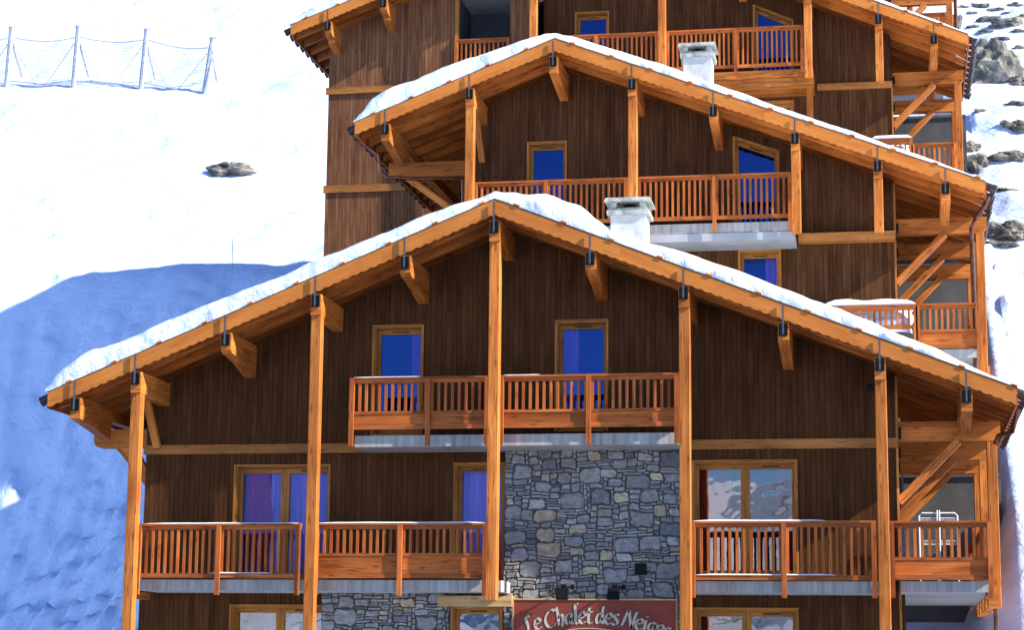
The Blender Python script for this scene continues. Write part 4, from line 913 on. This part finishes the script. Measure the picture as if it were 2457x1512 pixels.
porch(c3, 16, XR3, AX(2312, 185, 17.78), AZ(2250, 170, 17.78), AZ(2250, 201, 17.78), zdk3, AZ(2250, 343, Yr3), cn3, AX(2237, 150, 17.78), ys=(1.78, 4.6), roofz=top3, panel=.1)
railing(c3, Yr3, AX(2010, 335, Yr3), AX(2190, 335, Yr3), AZ(2150, 333, Yr3), AZ(2150, 395, Yr3), cnt=None, label='terrace rail half buried in snow')
strip(2090, 2188, 328, Yr3, .28, .10, 'snow ridge on the half buried rail below the upper chalet', .0, AZ(2150, 333, Yr3)+.002)
drift(2050, 2180, 345, 380, Yr3, 'snow heaped behind the buried rail below the upper chalet')

# ================================================================== fourth chalet (mostly above the frame)
L4, R4, Q4 = (-4.3, 22.95), (-1.7, 23.95), (2.05, 22.5)
purl4 = [(-3.6, 'corbel'), (R4[0], 'straight'), (-.6, 'corbel'), (1.2, 'straight')]
c4, roof4, top4, sn4 = chalet(4, 24, L4, R4, Q4, 'highest chalet, only its right side gallery showing above the upper roof', -3.4, .2, purl4, 12, [(-4.4, .1), (-3.8, .3), (-1.7, .2), (0, .2), (2.1, .05)], depth=6)
sn4['label'] = 'snow on the roof of the highest chalet'; sn4['category'] = 'snow'; sn4['group'] = 'snow lying on the chalet roofs'
boards('wall', c4, f3(25.65), -3.3, .2, lambda x: 10, lambda x: top4(x)-.28)
boards('side_wall', c4, side(.2, 1), 25.78, 29.6, lambda x: 10, lambda x: top4(.2)-.3)
boards('side_wall', c4, side(-3.3, -1), 25.78, 29.6, lambda x: 10, lambda x: top4(-3.3)-.3)
boards('rear_wall', c4, lambda u, d, z: (u, 29.8-d, z), -3.3, .2, lambda x: 10, lambda x: top4(x)-.3)
cn4 = Count(); _rail_left[0] = AX(2190, 60, 24.44)
porch(c4, 24, .2, AX(2290, 0, 25.78), AZ(2250, -40, 25.78), AZ(2250, 8, 25.78), AZ(2250, 95, 24.44), AZ(2250, 30, 24.44), cn4, .9, ys=(1.78, 4.8), roofz=top4, panel=0)
B = MB(); q = at(2292, 0, 24.7); B.tube([(q.x, q.y, 22.3), (q.x, q.y, 15)], .055, 12); B.build('downpipe', 'copper', c4, smooth=True)

# retaining walls behind the side galleries
for k, (Yq, zt_, lb) in enumerate(((9.35, 4.3, 'grey retaining wall behind the lowest side gallery'), (17.3, 10.8, 'grey retaining wall behind the middle side gallery'), (22.9, 16.1, 'grey retaining wall behind the upper side gallery'))):
    B = MB(); B.box(.25, 2.35, Yq, Yq+.3, zt_-7, zt_); B.box(.25, 2.35, Yq-.05, Yq+.35, zt_+.002, zt_+.08); B.build('retaining_wall', 'dgrey', None, label=lb, cat='wall', group='retaining walls between the chalets')

# ------------------------------------------------------------------ rocks poking through the snow
def rockm(px, py, w_, h_, label, seed, n=3):
    if px > 2000: w_ *= 1.2; h_ *= 1.15
    import bmesh
    p, dist = hit(px, py+h_*.45); k = dist/F*1.02; W_, H_ = w_*k, h_*k; bm = bmesh.new(); bmesh.ops.create_icosphere(bm, subdivisions=n+1, radius=1)
    sl = .5
    for v in bm.verts:
        c = v.co.copy(); f = 1+.55*noise.fractal(c*1.1+Vector((seed*3.1, 0, 0)), 1, 2, 4)
        r = noise.cell(c*2.3+Vector((seed, 0, 0))); f += .20*r; c *= f
        v.co = Vector((c.x*W_*.5, c.y*W_*.32, c.z*H_*.55))
    b = MB(); bm.normal_update()
    for f in bm.faces: b.face([p+Vector((0, W_*.1, H_*.33))+v.co for v in f.verts])
    bm.free(); b.build('rock', 'rock', None, label=label, cat='rock', group='rocks showing through the snow')
R_ = [(552, 403, 105, 40, 'lone brown boulder in a hollow of the wide left snow slope'), (2385, 150, 110, 92, 'largest brown boulder right beside the upper chalet eave'), (2293, 50, 24, 34, 'dark boulder beside the pipe of the highest chalet'),
      (2425, 555, 75, 42, 'dark rock pair right of the middle chalet downpipe'), (2400, 585, 60, 16, 'flat dark rock just under the dark rock pair'), (2425, 372, 70, 22, 'long flat rock right of the upper chalet, in line with its terrace rail'), (2437, 300, 60, 26, 'flat grey rock at the right picture edge below the big boulder'),
      (2345, 392, 40, 46, 'tall rounded rock against the upper chalet gallery'), (2330, 352, 34, 26, 'small snow capped rock above the tall rounded rock'), (2440, 248, 50, 12, 'thin rock ledge at the right picture edge under the big boulder'), (2355, 265, 30, 10, 'small low rock left of the thin ledge'),
      (2395, 455, 60, 9, 'thin dark rock streak below the flat rocks'), (2440, 195, 26, 18, 'bluish rock at the lower right of the big boulder'), (2290, 95, 20, 9, 'small dark rock just right of the upper roof end')]
for i, (x, y, w_, h_, lb) in enumerate(R_): rockm(x, y, w_, h_, lb, i+1, 3 if w_ > 50 else 2)
rr_ = random.Random(5); spots = [(2350, 12, 40, 9), (2390, 22, 30, 8), (2435, 10, 34, 10), (2375, 44, 46, 14), (2420, 52, 60, 20), (2335, 62, 26, 8), (2445, 72, 28, 8), (2330, 30, 20, 6), (2360, 75, 34, 9), (2400, 92, 40, 10), (2445, 112, 24, 9), (2310, 15, 22, 7), (2415, 30, 18, 6), (2451, 38, 18, 8)]
side_w = ['wide', 'small', 'flat', 'angular', 'broad', 'low', 'dark', 'tiny', 'grey', 'long', 'blunt', 'thin', 'narrow', 'squat']
for i, (x, y, w_, h_) in enumerate(spots): rockm(x, y, w_, h_, '%s dark rock on the snowy hillside at the top right corner, %s of its neighbours' % (side_w[i], 'left' if x < 2370 else 'right' if x > 2420 else 'amid'), 30+i, 2)

# ------------------------------------------------------------------ snow fence and marker pole on the left slope
fx = [(-130, 205, -125, 45), (15, 208, 22, 43), (176, 208, 183, 42), (338, 213, 348, 50), (489, 225, 508, 74)]
bs, tp = [], []
for x, y, x2, y2 in fx:
    p, d = hit(x, y); k = d/F; bs.append(p-Vector((0, 0, .1))); tp.append(p+Vector(((x2-x)*k, .0, (y-y2)*k)))
fc = thing('snow_fence', bs[2], 'tall net snow fence on grey posts across the top left slope', 'fence')
for a, c in zip(bs, tp):
    B = MB(); B.tube([a, c], .115, 8); po = B.build('post', 'post', fc); B = MB(); B.tube([c+Vector((-.16, 0, -.02)), c+Vector((.16, 0, 0))], .03, 5); B.build('post_cap', 'post', po)
    B = MB(); q = a.lerp(c, .82); B.tube([q, a+Vector((.12, 1.3, .9))], .045, 6); B.build('back_strut', 'post', fc)
for i in range(4):
    a0_, a1_, t0, t1 = bs[i], bs[i+1], tp[i], tp[i+1]; B = MB()
    P = lambda u, v: (a0_.lerp(t0, .1+v*.72)).lerp(a1_.lerp(t1, .1+v*.72), u)+Vector((0, .5*sin(pi*u)*.6, -.14*sin(pi*u)*(.4+v*.3)))
    for j in range(17): B.tube([P(k/8, j/16) for k in range(9)], .009, 3, False)
    for j in range(33): B.tube([P((j+.5)/33, k/4) for k in range(5)], .0065, 3, False)
    B.build('net', 'net', fc)
    B = MB(); B.tube([P(k/8, 1.02) for k in range(9)], .022, 4); B.tube([a0_.lerp(t0, .8), a0_.lerp(a1_, .42)+Vector((0, .1, .25))], .018, 4); B.tube([a1_.lerp(t1, .8), a0_.lerp(a1_, .58)+Vector((0, .1, .25))], .018, 4); B.tube([a0_.lerp(t0, .14), a1_.lerp(t1, .0)+Vector((0, .1, .1))], .03, 4); B.build('cable', 'post', fc)
B = MB(); e = bs[4]+Vector((1.15, -.5, -.25)); B.tube([tp[4].lerp(bs[4], .15), e], .02, 4); B.tube([tp[4].lerp(bs[4], .3), e+Vector((-.2, .2, .2))], .015, 4); B.build('cable', 'post', fc)
p, d = hit(557, 645); B = MB(); B.tube([p, p+Vector((-.02, 0, 80*d/F))], .012, 5); B.build('marker_pole', 'post', None, label='thin marker pole stuck in the snow at the shadow edge', cat='pole')
